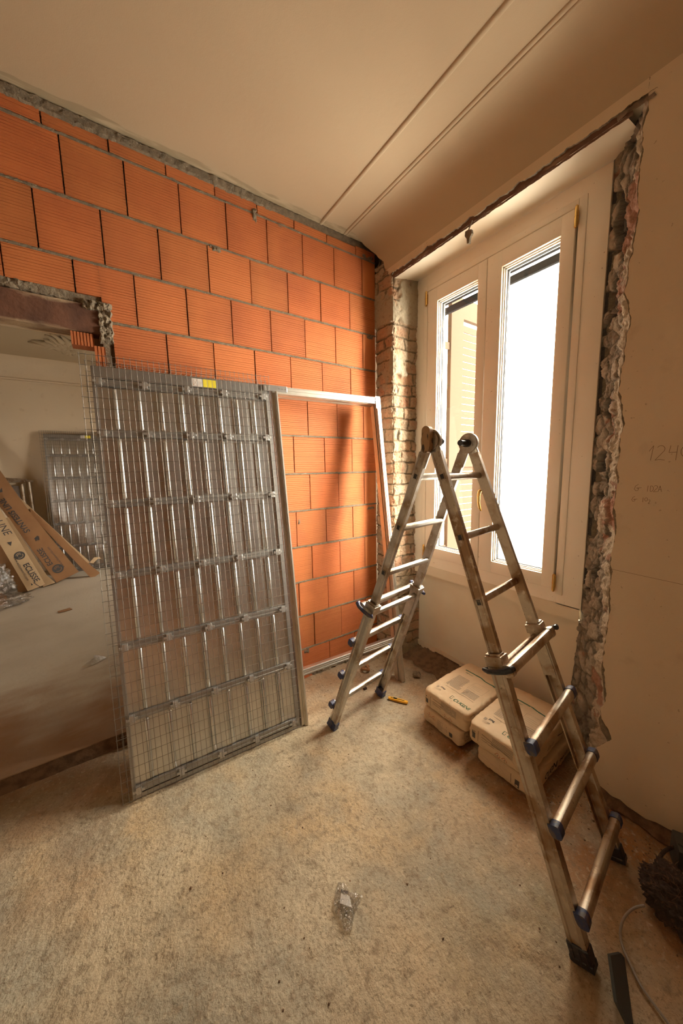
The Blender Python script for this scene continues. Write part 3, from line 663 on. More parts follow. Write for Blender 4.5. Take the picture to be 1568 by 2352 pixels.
    sb = MB(); bx(sb, .912, 1.676, .296, .336, -.045, -.010, bev=.002); bx(sb, .912, 1.676, .300, .306, -.01, -.006); bx(sb, .912, 1.676, .326, .332, -.01, -.006)
    bx(sb, .912, 1.676, .313, .319, -.01, -.007)
    sb.build('spacer_bar', M['galv'], root)
    # stickers on the top band
    lb_ = MB(); bx(lb_, .437, .493, 2.034, 2.078, -.0138, -.0132); bx(lb_, .495, .562, 2.034, 2.078, -.0138, -.0132, 1)
    lo = lb_.build('label', [M['white'], M['sticky']], root); lo['label'] = 'white and yellow sticker on the top rail'
    ik = MB()
    def ln(u0_, v0, u1, v1, w_=.0012):
        a = P(u0_, v0, -.0129); b = P(u1, v1, -.0129); d = (b-a).normalized(); q = d.cross(Nn)*w_/2; ik.add([a-q, b-q, b+q, a+q], [(0, 1, 2, 3)])
    for a in ((.446, 2.042, .463, 2.07), (.446, 2.07, .463, 2.042), (.444, 2.04, .465, 2.04), (.444, 2.072, .465, 2.072), (.444, 2.04, .444, 2.072), (.465, 2.04, .465, 2.072), (.47, 2.06, .488, 2.06), (.47, 2.052, .488, 2.052), (.47, 2.044, .483, 2.044)): ln(*a)
    ik.build('print', M['redink'], lo)
    return root
kit = make_kit()
kit2 = copy_tree(kit)
kit2['label'] = 'distant galvanised sliding door pocket kit leaning on the pale wall of the adjoining room'
kit['group'] = kit2['group'] = 'pocket door kits leaning on walls'
kit2.location = (-2.55, 4.26, .092); kit2.rotation_euler = (.0, 0, .05)

# ================================================================== folding ladder
HN, HF = V3((-.702, -1.18, 1.665)), V3((-.398, -1.14, 1.665))
FA, FBp, FC, FD = V3((-.80, -.54, 0)), V3((-.388, -.485, 0)), V3((-.690, -1.812, 0)), V3((-.275, -1.765, 0))
lad = empty('folding_ladder', (-.55, -1.15, .0), 'worn aluminium folding A ladder with blue rung caps standing before the window', 'ladder')
SV = (HF-HN).normalized()
def leg(Hn, Hf, Fn, Ff, mt):
    dn = (Fn-Hn); Ln = dn.length; dn.normalize(); df = (Ff-Hf); Lf = df.length; df.normalize(); d = (dn+df).normalized()
    s = ((Hf+Ff)-(Hn+Fn)).normalized(); n = d.cross(s).normalized()
    if n.z < 0: n = -n
    for H, dd, L, o in ((Hn, dn, Ln, -1), (Hf, df, Lf, 1)):
        S = (s-dd*s.dot(dd)).normalized()*o; Nn = dd.cross(S).normalized(); Nn = Nn if Nn.z > 0 else -Nn
        # upper rail: ridged box section
        H = H+Nn*.010; up = MB(); W = .0215
        ftop = .055
        prof = [(-.010, -W), (.010, -W), (.011, -W+.008), (.0095, -W+.010), (.0095, W-.010), (.011, W-.008), (.010, W), (-.010, W)]
        Yax = dd.cross(S); sg = 1 if Yax.dot(Nn) > 0 else -1
        up.ext(H+dd*ftop, H+dd*1.06, [(x, y*sg) for x, y in prof], S)
        uo = up.build('upper_rail', mt, lad)
        for k in range(4):
            hl = MB(); c = H+dd*(.158+.247*k)+S*.0112
            hl.box(c, (.0011, .0085, .0105), (S, Nn, dd), 0)
            for a, b, cc in ((.0095, 0, (.0018, .0014, .0125)), (-.0095, 0, (.0018, .0014, .0125)), (0, .0118, (.0018, .0095, .0014)), (0, -.0118, (.0018, .0095, .0014))): hl.box(c+Nn*a+dd*b, cc, (S, Nn, dd), 1)
            hl.build('rung_socket', [M['black'], mt], uo)
        rv = MB()
        for q in (.075, .10, .125):
            rv.disc(H+dd*q+S*.0115+Nn*(.010 if q != .10 else -.01), S, .0035, .003, 8)
            rv.disc(H+dd*q-S*.0115+Nn*(.010 if q != .10 else -.01), S, .0035, .003, 8)
        rv.build('rivet', mt, uo)
        # lower rail: open channel that sleeves the upper one from outside
        lo_ = MB(); W2 = .0275
        prof = [(.013, -W2), (.022, -W2), (.025, -W2+.012), (.022, -W2+.016), (.022, W2-.016), (.025, W2-.012), (.022, W2), (-.008, W2), (-.008, W2-.005), (.013, W2-.005), (.017, W2-.012), (.017, -W2+.012), (.013, -W2+.005), (-.008, -W2+.005), (-.008, -W2), (.013, -W2)]
        lo_.ext(H+dd*.835, H+dd*(L-.035), [(x, y*sg) for x, y in prof[:-1]], S)
        lr = lo_.build('lower_rail', mt, lad)
        # foot
        ft = MB(); ft.box(H+dd*(L-.030)+S*.008, (.0185, .032, .028), (S, Nn, dd), 0, None, .004); ft.box(H+dd*(L-.010)+S*.008, (.020, .034, .010), (S, Nn, dd), 0, None, .003)
        for a in (-.02, 0, .02): ft.box(H+dd*(L-.034)+S*.0275+Nn*a, (.001, .004, .020), (S, Nn, dd))
        fo_ = ft.build('foot', M['blue'] if H is HN or Fn is FA else M['black'], lad)
        # latch where the sections lock: collar, sliding bolt and hooked lever
        lt = MB(); c = H+dd*.86+S*.004
        lt.box(c, (.0265, .0315, .018), (S, Nn, dd), 0, None, .003); lt.build('latch_collar', mt, lad)
        lv = MB(); c2 = H+dd*.875+S*.034+Nn*.034
        pts = [c2+Nn*.035, c2+Nn*.032+S*.012, c2+Nn*.012+S*.018+dd*.006, c2-Nn*.02+S*.014+dd*.012, c2-Nn*.055+S*.012+dd*.012, c2-Nn*.072+S*.004+dd*.010, c2-Nn*.06-S*.004+dd*.008]
        lv.tube(pts, [.010, .011, .010, .009, .009, .009, .006], 10)
        shade(lv.build('latch_lever', M['blue'] if Fn is FA else M['black'], lad))
    # inner rungs, between the upper rails
    for k in range(4):
        q = .158+.247*k; a = Hn+dn*q; b = Hf+df*q; r = MB(); X = n; dir_ = (b-a).normalized()
        prof = [(.012*math.cos(t)*(1+.10*abs(math.sin(2*t))), .0145*math.sin(t)*(1+.10*abs(math.sin(2*t)))) for t in [2*math.pi*i/16 for i in range(16)]]
        r.ext(a, b, prof, n)
        for j in range(7): 
            t = -.9+.3*j; off = n*(.0125*math.cos(t))
        shade(r.build('rung', mt, lad), 25)
    # outer rungs, riveted on the outside of the lower rails, with plastic end caps
    for k in range(4):
        q = .888+.2475*k; a = Hn+dn*q+n*.054-s*.030; b = Hf+df*q+n*.054+s*.030; r = MB()
        prof = [(.0155*math.copysign(abs(math.cos(t))**.6, math.cos(t)), .0185*math.copysign(abs(math.sin(t))**.6, math.sin(t))) for t in [2*math.pi*i/20 for i in range(20)]]
        r.ext(a+s*.012, b-s*.012, prof, n)
        ro_ = shade(r.build('rung', mt, lad), 25)
        for e, sg in ((a, 1), (b, -1)):
            cp = MB(); cp.ext(e-s*.002*sg, e+s*.026*sg, [(x*1.14, y*1.14) for x, y in prof], n)
            cp.box(e+s*.014*sg-n*.014, (.010, .010, .014), (s, n, d), 0, None, .003)
            co_ = shade(cp.build('end_cap', M['blue'] if k else mt, ro_), 25)
leg(HN, HF, FA, FBp, M['alu']); leg(HN, HF, FC, FD, M['alu_dirty'])
for H, sg in ((HN, -1), (HF, 1)):
    S = SV*sg; hg = MB(); hg.disc(H, SV, .047, .012, 32); hg.disc(H+S*.010, SV, .040, .010, 32); hg.disc(H-S*.009, SV, .044, .006, 32)
    for F in ((FA, FC) if sg < 0 else (FBp, FD)):
        dd = (F-H).normalized(); X = (SV-dd*SV.dot(dd)).normalized(); nn_ = dd.cross(X); nn_ = nn_ if nn_.z > 0 else -nn_; hg.box(H+dd*.056+nn_*.008, (.0085, .0225, .060), (X, dd.cross(X), dd), 0, None, .004)
    for a in (.2, 1.9, 3.5): hg.disc(H-S*.013+V3((0, math.cos(a), math.sin(a)))*.026, SV, .0045, .004, 10)
    ho_ = shade(hg.build('hinge', M['alu'], lad), 30)
    kb = MB()
    if sg < 0: 
        pr = [(.019*math.cos(t), .034*(1 if math.sin(t) >= 0 else -1)+.019*math.sin(t)) for t in [2*math.pi*(i+.5)/24 for i in range(24)]]
        kb.ext(H-SV*.016+V3((0, 0, .004)), H-SV*.040+V3((0, 0, .004)), pr, V3((0, 1, 0))); shade(kb.build('hinge_lock', M['lock'], ho_), 30)
    kk = MB(); kk.tube([H-S*.010, H-S*.03], .018, 18); kk.tube([H-S*.03, H-S*.075], [.014, .012], 16); kk.tube([H-S*.070, H-S*.078], .0135, 16)
    shade(kk.build('locking_knob', M['black'], ho_), 30)

# ================================================================== bags of plaster
def bag_mesh(cx, cy_, z0, hx, hy, hz, seed, rot=0):
    """sealed paper sack: squared pillow with creases; returns MB and a BVH"""
    bm = bmesh.new(); bmesh.ops.create_cube(bm, size=2); bmesh.ops.subdivide_edges(bm, edges=bm.edges[:], cuts=44, use_grid_fill=True)
    R = Matrix.Rotation(rot, 3, 'Z')
    for v in bm.verts:
        p = v.co; n = 13.0; q = (abs(p.x)**n+abs(p.y)**n+abs(p.z)**n)**(1/n); p = p/q
        sagx = 1-.05*p.z*abs(p.z)*0
        # block-bottom sack: sides bulge a little mid-height, top slightly domed
        bul = 1+.03*(1-p.z*p.z)
        x = p.x*hx*bul; y = p.y*hy*bul; z = p.z*hz*(1-.06*(abs(p.x)**3+abs(p.y)**3)/2)
        c = .0035*fr((x, y, z), 14, seed)+.0018*fr((x, y, z), 45, seed+2)
        # folded end seams
        if p.x < -.7: c += .0025*math.sin(z*160+3*nz((y*8, z*8, seed)))*max(0, 1-abs(p.z)*.6)*.5
        crease = abs(nz((x, y, z), 9, seed+5)); c -= .004*math.exp(-(crease/.05)**2)
        d = V3((x/hx, y/hy, z/hz)).normalized(); v.co = R @ (V3((x, y, z))+d*c)
    for v in bm.verts: v.co += V3((cx, cy_, z0+hz))
    bm.normal_update(); mb = MB(); bm.verts.index_update(); mb.add([v.co.copy() for v in bm.verts], [tuple(v.index for v in f.verts) for f in bm.faces])
    bv = BVHTree.FromBMesh(bm); bm.free(); return mb, bv
def stroke(a, b, w_):
    a = V3((*a, 0)); b = V3((*b, 0)); d = (b-a); L = d.length; d.normalize(); q = V3((-d.y, d.x, 0))*w_/2; n = max(1, int(L/.012)); vs = []; fs = []
    for i in range(n+1): p = a+d*L*i/n; vs += [p-q, p+q]
    return vs, [(2*i, 2*i+2, 2*i+3, 2*i+1) for i in range(n)]
def rectg(x0, y0, x1, y1, st_=.012):
    nx = max(1, int(abs(x1-x0)/st_)); ny = max(1, int(abs(y1-y0)/st_)); vs = [V3((x0+(x1-x0)*i/nx, y0+(y1-y0)*j/ny, 0)) for j in range(ny+1) for i in range(nx+1)]
    return vs, [(j*(nx+1)+i, j*(nx+1)+i+1, (j+1)*(nx+1)+i+1, (j+1)*(nx+1)+i) for j in range(ny) for i in range(nx)]
def project(shapes, fn, dirn, bv, off=.0009):
    mb = MB(); dirn = V3(dirn)
    for vs, fs in shapes:
        out = []; ok = True
        for v in vs:
            p = fn(v.x, v.y); h_, n_, i_, d_ = bv.ray_cast(p-dirn*.2, dirn)
            if h_ is None: ok = False; break
            out.append(h_-dirn*off)
        if ok: mb.add(out, fs)
    return mb
def at2(t, x, y, sc=1, ang=0):
    vs, fs = t; c, s = math.cos(ang), math.sin(ang); return [V3((x+sc*(v.x*c-v.y*s), y+sc*(v.x*s+v.y*c), 0)) for v in vs], fs
TX = {k: text_mesh(k, sz, sp_, 0, shr, bd) for k, sz, sp_, shr, bd in (('CUGINI', .030, 1.0, .25, .0009), ('EMIPLAST', .0125, 1.0, 0, .0002), ('25kg', .017, 1.0, .2, .0005), ('CE', .012, 1, 0, 0), ('!', .016, 1, 0, .0006), ('05/01/23', .022, 1, 0, 0), ('i', .03, 1, 0, 0), ('ECLISSE', .1, 1.0, 0, .002), ('SYNTESIS LINE', .1, 1.0, 0, .002), ('www.eclisseworld.com', .04, 1, 0, 0), ('LINE', .1, 1, .15, .0), ('e', .12, 1, 0, .003), ('STOP', .05, 1, 0, 0))}
def make_bag(cx, cy_, z0, hx, hy, hz, seed, label, rot=0, top=True, side=True):
    mb, bv = bag_mesh(cx, cy_, z0, hx, hy, hz, seed, rot); o = mb.build('plaster_bag', M['paper'], smooth=True); tag(o, label, 'bag', 'stacked bags of plaster')
    R = Matrix.Rotation(rot, 3, 'Z'); rnd = random.Random(seed)
    if top:
        f = lambda a, b: V3((cx, cy_, 0))+R @ V3((-hx+b, hy-a, z0+hz*2)); sh_ = []
        g = [at2(TX['CUGINI'], .176, .040, 1, -.03), stroke((.156, .040), (.156, .066), .003), stroke((.156, .066), (.172, .066), .003), stroke((.156, .040), (.168, .040), .003), stroke((.168, .040), (.168, .060), .002)]
        g += [at2(TX['EMIPLAST'], .070, .322)]
        pts = [(.054, .350), (.12, .352), (.165, .350), (.20, .336), (.285, .334)]
        for a, b in zip(pts[:-1], pts[1:]): g.append(stroke(a, b, .010))
        project(g, f, (0, 0, -1), bv).build('logo_print', M['green'], o)
        k = [at2(TX['25kg'], .060, .080, 1.0), at2(TX['CE'], .07, .050)]
        k += [stroke((.07, .118), (.262, .112), .0018)]
        project(k, f, (0, 0, -1), bv).build('print', M['ink'], o)
        t = [rectg(.042, .062, .056, .084)]
        for r_ in range(13): t.append(stroke((.058, .142+r_*.0105), (.135+.015*rnd.random(), .142+r_*.0105), .0058))
        for r_ in range(6): t.append(stroke((.172, .130+r_*.010), (.258, .130+r_*.010), .0058))
        for r_ in range(4): t.append(stroke((.175, .205+r_*.014), (.21+.04*rnd.random(), .205+r_*.014), .0018))
        t += [stroke((.168, .195), (.26, .195), .0012), stroke((.168, .195), (.168, .28), .0012), stroke((.168, .28), (.26, .28), .0012), stroke((.26, .195), (.26, .28), .0012)]
        t += [stroke((.045, .056-.006*i), (.085, .056-.006*i), .0013) for i in range(3)]
        project(t, f, (0, 0, -1), bv).build('text_print', M['greyink'], o)
    # long narrow side facing the room
    f2 = lambda a, b: V3((cx, cy_, 0))+R @ V3((-hx-.1, hy-a, z0+b)); Wd = 2*hy; t = []; k = []; rd = []; Hh = 2*hz
    dx = R @ V3((1, 0, 0))
    if top: k += [rectg(.022, .32*Hh, .040, .66*Hh), stroke((.056, .2*Hh), (.056, .75*Hh), .002)]
    else: k += [rectg(.205, .22*Hh, .226, .58*Hh), stroke((.185, .25*Hh), (.185, .7*Hh), .002)]
    if side:
        dm = (.160, .195) if top else (.053, .089); zc = .22 if top else .62
        if top:
            for r_ in range(3): k.append(stroke((.075, (.72-.12*r_)*Hh), (.13+.03*rnd.random(), (.66-.12*r_)*Hh), .002))
            for r_ in range(6): t.append(stroke((.13, (.84-.06*r_)*Hh), (.235, (.78-.06*r_)*Hh), .0040))
        else:
            for r_ in range(7): t.append(stroke((.118, (.72-.07*r_)*Hh), (.155, (.70-.07*r_)*Hh), .0030))
        for c1 in dm:
            h_ = .014; cyy = zc*Hh; pts = [(c1, cyy-h_), (c1+h_, cyy), (c1, cyy+h_), (c1-h_, cyy)]
            for i in range(4): rd.append(stroke(pts[i], pts[(i+1) % 4], .0022))
            k.append(at2(TX['!'], c1-.002, cyy-.006))
        project(rd, f2, dx, bv).build('hazard_print', M['redink'], o)
        project(t, f2, dx, bv).build('text_print', M['greyink'], o)
    project(k, f2, dx, bv).build('print', M['ink'], o)
    # end facing the camera
    f3 = lambda a, b: V3((cx, cy_, 0))+R @ V3((-hx+a, -hy-.1, z0+b)); dy = R @ V3((0, 1, 0))
    e = [stroke((.03, .35*Hh), (.03, .8*Hh), .002), stroke((.06, .35*Hh), (.06, .8*Hh), .002), stroke((.03, .8*Hh), (.06, .8*Hh), .002), stroke((.03, .35*Hh), (.06, .35*Hh), .002), at2(TX['!'], .041, .45*Hh, 1.6)]
    if top: e += [at2(TX['05/01/23'], .20, .30*Hh), stroke((.33, .42*Hh), (.42, .40*Hh), .004)]
    else: e += [at2(TX['CUGINI'], .12, .35*Hh, 1.35), at2(TX['EMIPLAST'], .29, .38*Hh, 1.8), stroke((.16, .2*Hh), (.28, .2*Hh), .002)]
    project(e, f3, dy, bv).build('print', M['ink'], o)
    return o
make_bag(-.095, -.955, .004, .225, .140, .052, 11, 'creased plaster bag at the bottom of the stack nearer the brick wall', -.02, top=False)
make_bag(-.090, -.965, .111, .232, .150, .060, 23, 'printed plaster bag on top of the stack nearer the brick wall', .03, side=True)
make_bag(-.080, -1.315, .004, .228, .140, .052, 35, 'plaster bag at the bottom of the stack behind the ladder leg', .03, top=False, side=False)
make_bag(-.095, -1.285, .111, .235, .150, .060, 47, 'sagging plaster bag on top of the stack behind the ladder leg', .05)

# ================================================================== small things on the floor
def fz(x, y): return floor_z(x, y)-.004
kn = empty('utility_knife', (-.33, -.60, .006), 'yellow utility knife lying on the floor beside the ladder foot', 'knife')
a, b = V3((-.362, -.545, .010)), V3((-.292, -.655, .010)); d = (b-a).normalized(); q = V3((-d.y, d.x, 0))
k = MB(); L = (b-a).length
outl = [(-.002, -.006), (.006, -.010), (L*.5, -.0115), (L-.008, -.010), (L, -.004), (L+.001, .003), (L-.006, .009), (L*.5, .0105), (.004, .008), (-.002, .003)]
vs = [a+d*x+q*y+V3((0, 0, z)) for z in (-.006, .006) for x, y in outl]; n = len(outl); k.add(vs, [tuple(range(n-1, -1, -1)), tuple(range(n, 2*n))]+[(i, (i+1) % n, n+(i+1) % n, n+i) for i in range(n)]); k.build('handle', M['yellow'], kn)
k = MB(); k.box((a+b)/2+V3((0, 0, .0062))-d*.005, (L*.36, .0022, .0008), (d, q, V3((0, 0, 1)))); k.build('slot', M['dark'], kn)
k = MB(); k.box(a+d*.045+V3((0, 0, .0075)), (.012, .004, .003), (d, q, V3((0, 0, 1))), 0, None, .001); k.build('slider', M['dark'], kn)

# clear crumpled wrapper in the middle of the floor
def wrapper(name, outline, seed, hgt, label, cat, mt=None, zb=None):
    """film bag from a traced outline of floor points, two crumpled layers"""
    cx = sum(p.x for p in outline)/len(outline); cy_ = sum(p.y for p in outline)/len(outline); n = len(outline); mb = MB()
    for side in (0, 1):
        rings = 14; vs = []
        for j in range(rings+1):
            t = j/rings
            for i in range(n*6):
                i0 = i//6; f_ = (i % 6)/6; p = outline[i0]*(1-f_)+outline[(i0+1) % n]*f_
                x = cx+(p.x-cx)*t; y = cy_+(p.y-cy_)*t; h_ = hgt*(1-t**3)*side+hgt*.9*abs(fr((x, y, side), 38, seed))*(1-.6*t)+.003
                jx = .004*fr((x, y, 3), 50, seed); vs.append(V3((x+jx*(1-t), y+jx*(1-t), (zb if zb is not None else fz(x, y)+.003)+h_)))
        m_ = n*6; mb.add(vs, [(j*m_+i, j*m_+(i+1) % m_, (j+1)*m_+(i+1) % m_, (j+1)*m_+i) for j in range(rings) for i in range(m_)])
    o = mb.build(name, mt or M['film']); return tag(o, label, cat)
pl = [hit(x, y, 2, .01) for x, y in ((776, 2023), (790, 2028), (803, 2048), (818, 2048), (833, 2055), (822, 2078), (813, 2100), (810, 2120), (808, 2137), (790, 2136), (783, 2112), (770, 2096), (764, 2083), (768, 2055))]
wp = wrapper('plastic_wrapper', pl, 3, .022, 'clear crumpled plastic wrapper lying alone on the open floor', 'wrapper')
q = MB(); c = [hit(x, y, 2, .018) for x, y in ((783, 2052), (802, 2058), (808, 2084), (780, 2074))]; q.add(c, [(0, 1, 2, 3)]); q.add([p-V3((0, 0, .0006)) for p in c], [(3, 2, 1, 0)]); q.build('paper_insert', M['white'], wp)['label'] = 'white paper slip inside'
q = MB(); c = [hit(x, y, 2, .0188) for x, y in ((783, 2042), (800, 2047), (798, 2054), (782, 2050))]; q.add(c, [(0, 1, 2, 3)]); q.build('print', M['ink'], wp)
pl = [hit(x, y, 2, .085) for x, y in ((200, 1528), (215, 1515), (218, 1505), (236, 1508), (245, 1510), (228, 1520), (208, 1530), (185, 1536))]
wrapper('plastic_scrap', pl, 8, .02, 'small clear plastic scrap on the floor of the adjoining room', 'scrap', zb=.082)
db = MB(); P_ = [hit(x, y, 2, .084) for x, y in ((132, 1405), (160, 1397), (166, 1400), (150, 1405), (134, 1408))]
vs = [p+V3((0, 0, z)) for z in (0, .006) for p in P_]; n = 5; db.add(vs, [tuple(range(n-1, -1, -1)), tuple(range(n, 2*n))]+[(i, (i+1) % n, n+(i+1) % n, n+i) for i in range(n)])
tag(db.build('cardboard_scrap', M['card']), 'torn cardboard sliver lying on the adjoining room floor', 'scrap')

def stone(name, c, r, seed, m_, label, cat, group=None, sq=(1, 1, .7)):
    bm = bmesh.new(); bmesh.ops.create_icosphere(bm, subdivisions=4, radius=1)
    for v in bm.verts:
        p = v.co.copy(); k = 1+.28*fr(p, 1.3, seed)+.07*fr(p, 5, seed); v.co = V3((p.x*sq[0], p.y*sq[1], p.z*sq[2]))*r*k
    mb = MB(); bm.verts.index_update(); mb.add([v.co+V3(c) for v in bm.verts], [tuple(v.index for v in f.verts) for f in bm.faces]); bm.free()
    o = mb.build(name, m_, smooth=True); return tag(o, label, cat, group)
p = hit(957, 1548, 2, .02); stone('mortar_lump', (p.x, p.y, .018), .028, 4, M['mortar'], 'rounded lump of mortar on the floor near the window corner', 'rubble')
p = hit(840, 1540, 2, 0); cr = MB()   # curl of cardboard or cord behind the ladder
pts = [V3((p.x+.03*math.cos(t)*(1-.05*t), p.y+.035*math.sin(t)*(1-.05*t), .018+.008*math.sin(t*2))) for t in [i*.35 for i in range(26)]]
cr.tube(pts, .010, 8); tag(cr.build('cord_coil', M['card'], smooth=True), 'small brown coil lying against the base of the brick wall behind the ladder', 'coil')
p = hit(838, 1583, 2, .0); cp_ = MB(); cp_.box((p.x, p.y, .006), (.012, .009, .007), None, 0, None, .002); tag(cp_.build('brick_chip', M['brick']), 'small orange brick chip on the floor between the ladder legs', 'rubble')
rc_ = random.Random(5); crumbs = MB()
for i in range(420):
    a_ = rc_.random(); 
    if a_ < .45: x, y = rc_.gauss(-.05, .16), -1.5-rc_.random()*1.0
    elif a_ < .75: x, y = rc_.uniform(-.7, .25), -.02-abs(rc_.gauss(0, .22))
    else: x, y = rc_.uniform(-1.9, -.2), rc_.uniform(-2.2, -.5)
    if x > .27 or (x > -.05 and (y < -1.58)) : x = -.06-rc_.random()*.1
    r_ = rc_.uniform(.0015, .005)*(1.6 if rc_.random() < .05 else 1); z = fz(x, y)+r_*.3
    vs = [V3((x+r_*rc_.uniform(.6, 1.3)*dx_, y+r_*rc_.uniform(.6, 1.3)*dy_, z+r_*.7*dz_)) for dx_, dy_, dz_ in ((1, 0, 0), (-1, 0, 0), (0, 1, 0), (0, -1, 0), (0, 0, 1), (0, 0, -1))]
    crumbs.add(vs, [(0, 2, 4), (2, 1, 4), (1, 3, 4), (3, 0, 4), (2, 0, 5), (1, 2, 5), (3, 1, 5), (0, 3, 5)])
tag(crumbs.build('grit', M['dirt']), 'scattered crumbs of mortar and grit over the rough floor', 'grit', kind='stuff')

# plaster flake that hangs from the lintel
fl = MB(); c = hit(1075, 545, 0, -.02); ol = [(.00, .030), (.022, .022), (.026, .004), (.014, -.010), (.010, -.034), (-.002, -.030), (-.004, -.008), (-.016, .010), (-.014, .030)]
vs = [V3((c.x+dx_, c.y-y*1.1, c.z+z*1.15)) for dx_ in (-.008, .006) for y, z in ol]; n = len(ol)
fl.add(vs, [tuple(range(n-1, -1, -1)), tuple(range(n, 2*n))]+[(i, (i+1) % n, n+(i+1) % n, n+i) for i in range(n)])
fl.tube([(c.x, c.y+.003, c.z+.03), (c.x+.004, c.y-.02, c.z+.075)], .004, 6)
tag(fl.build('plaster_flake', M['mortar']), 'loose plaster flake dangling from the broken lintel edge above the window', 'rubble')

# dark fibrous bundle, cable and board, lower right
bo_c = hit(1535, 2065, 2, .07); bm = bmesh.new(); bmesh.ops.create_icosphere(bm, subdivisions=6, radius=1)
for v in bm.verts:
    p = v.co.copy(); k = 1+.30*fr(p, 1.6, 2)+.16*fr(p, 5, 3)+.06*fr(p, 14, 4); v.co = V3((p.x*.085, p.y*.105, p.z*.075))*k+V3((bo_c.x+.03, bo_c.y-.03, .065))
mb = MB(); bm.verts.index_update(); mb.add([v.co.copy() for v in bm.verts], [tuple(v.index for v in f.verts) for f in bm.faces]); bm.free()
bun = tag(mb.build('rag_bundle', M['hemp'], smooth=True), 'dark matted bundle of fibre on the floor in the lower right corner', 'bundle')
st_ = MB(); rs_ = random.Random(3)
for i in range(90):
    a0 = rs_.uniform(0, 6.28); e0 = rs_.uniform(.1, 1.4); d0 = V3((math.cos(a0)*math.cos(e0), math.sin(a0)*math.cos(e0), math.sin(e0))); base = V3((bo_c.x+.03, bo_c.y-.03, .065))+V3((d0.x*.085, d0.y*.105, d0.z*.078))
    t0 = V3((rs_.uniform(-1, 1), rs_.uniform(-1, 1), rs_.uniform(-.4, .4))).normalized(); pts = [base+t0*s_*.035+d0*.006*math.sin(s_*3)+V3((0, 0, .004*nz((s_*3, i, 0)))) for s_ in (-1, -.5, 0, .5, 1)]
    st_.tube(pts, .0005, 4, cap=False)
st_.build('strand', M['darkwood'], bun)
cbp = [(1568, 2340, .0), (1536, 2352, 0)][:0]
cpx = [(1480, 2080, .06), (1455, 2086, .05), (1433, 2108, .035), (1424, 2140, .02), (1430, 2175, .012), (1447, 2215, .010), (1470, 2262, .010), (1500, 2305, .010), (1530, 2345, .010), (1560, 2385, .010)]
ctl = [hit(x, y, 2, z) for x, y, z in cpx]
def smooth_path(P, k=6):
    out = []
    for i in range(len(P)-1):
        p0 = P[max(0, i-1)]; p1 = P[i]; p2 = P[i+1]; p3 = P[min(len(P)-1, i+2)]
        for j in range(k):
            t = j/k; out.append(.5*((2*p1)+(p2-p0)*t+(2*p0-5*p1+4*p2-p3)*t*t+(3*p1-p0-3*p2+p3)*t**3))
    return out+[P[-1]]
cb_ = MB(); cb_.tube(smooth_path(ctl), .0038, 10); tag(cb_.build('power_cable', M['cable'], smooth=True), 'grey cable looping out of the dark bundle across the floor', 'cable')
ctl = [hit(x, y, 2, z) for x, y, z in ((1505, 2010, .04), (1512, 1975, .06), (1530, 1952, .07), (1560, 1945, .06), (1590, 1955, .03))]
cb_ = MB(); cb_.tube(smooth_path(ctl), .006, 10); tag(cb_.build('looped_cord', M['hemp'], smooth=True), 'dark cord arching from behind the fibre bundle beside the wall', 'cord')
bk = MB(); c = hit(1562, 1985, 2, .05); bk.box((c.x+.05, c.y-.02, .055), (.05, .05, .055), (V3((.9, .4, 0)), V3((-.4, .9, 0)), V3((0, 0, 1))), 0, None, .006); bk.box((c.x+.05, c.y-.02, .113), (.035, .035, .004), None, 0, None, .002)
tag(bk.build('plastic_tub', M['slate'], smooth=True, sharp=30), 'black tub behind the fibre bundle at the right edge', 'tub')
bd = MB(); a = hit(1427, 2195, 2, .004); b = hit(1447, 2350, 2, .004); a = V3((a.x, a.y, .0)); b = V3((b.x, b.y, 0)); dd = (b-a).normalized(); sd = V3((-dd.y, dd.x, 0))
outl = [(0, .001), (0, .012), (.05, .058), (.155, .052), (.185, .001)]
vs = [a+dd*x+sd*(w_-z*.75)+V3((0, 0, z*.75+.002)) for w_ in (.0, .008) for x, z in outl]; n = 5
bd.add(vs, [tuple(range(n-1, -1, -1)), tuple(range(n, 2*n))]+[(i, (i+1) % n, n+(i+1) % n, n+i) for i in range(n)])
tag(bd.build('board_offcut', M['slate']), 'dark board offcut standing on edge under the grey cable', 'board')

# ================================================================== adjoining room: flattened cartons, trestle frame, film
def hitp(px, py, P0, n):
    d = ray(px, py); n = V3(n); return CAM+d*((V3(P0)-CAM).dot(n)/d.dot(n))
def slab(mb, pts, n, th, mi=0):
    n = V3(n).normalized(); k = len(pts); vs = [p-n*t for t in (0, th) for p in pts]
    mb.add(vs, [tuple(range(k-1, -1, -1)), tuple(range(k, 2*k))]+[(i, (i+1) % k, k+(i+1) % k, k+i) for i in range(k)], mi)
def text_on(key, p0, p1, P0, n, parent, m_, wid=None, flip=1, sc=None):
    A = hitp(*p0, P0, n); B = hitp(*p1, P0, n); X = (B-A).normalized(); n = V3(n).normalized(); Y = n.cross(X); vs, fs = TX[key]; W = max(v.x for v in vs); k = (B-A).length/W
    mb = MB(); mb.add([A+X*v.x*k+Y*v.y*k*1.05+n*.003 for v in vs], fs); return mb.build('print', m_, parent)
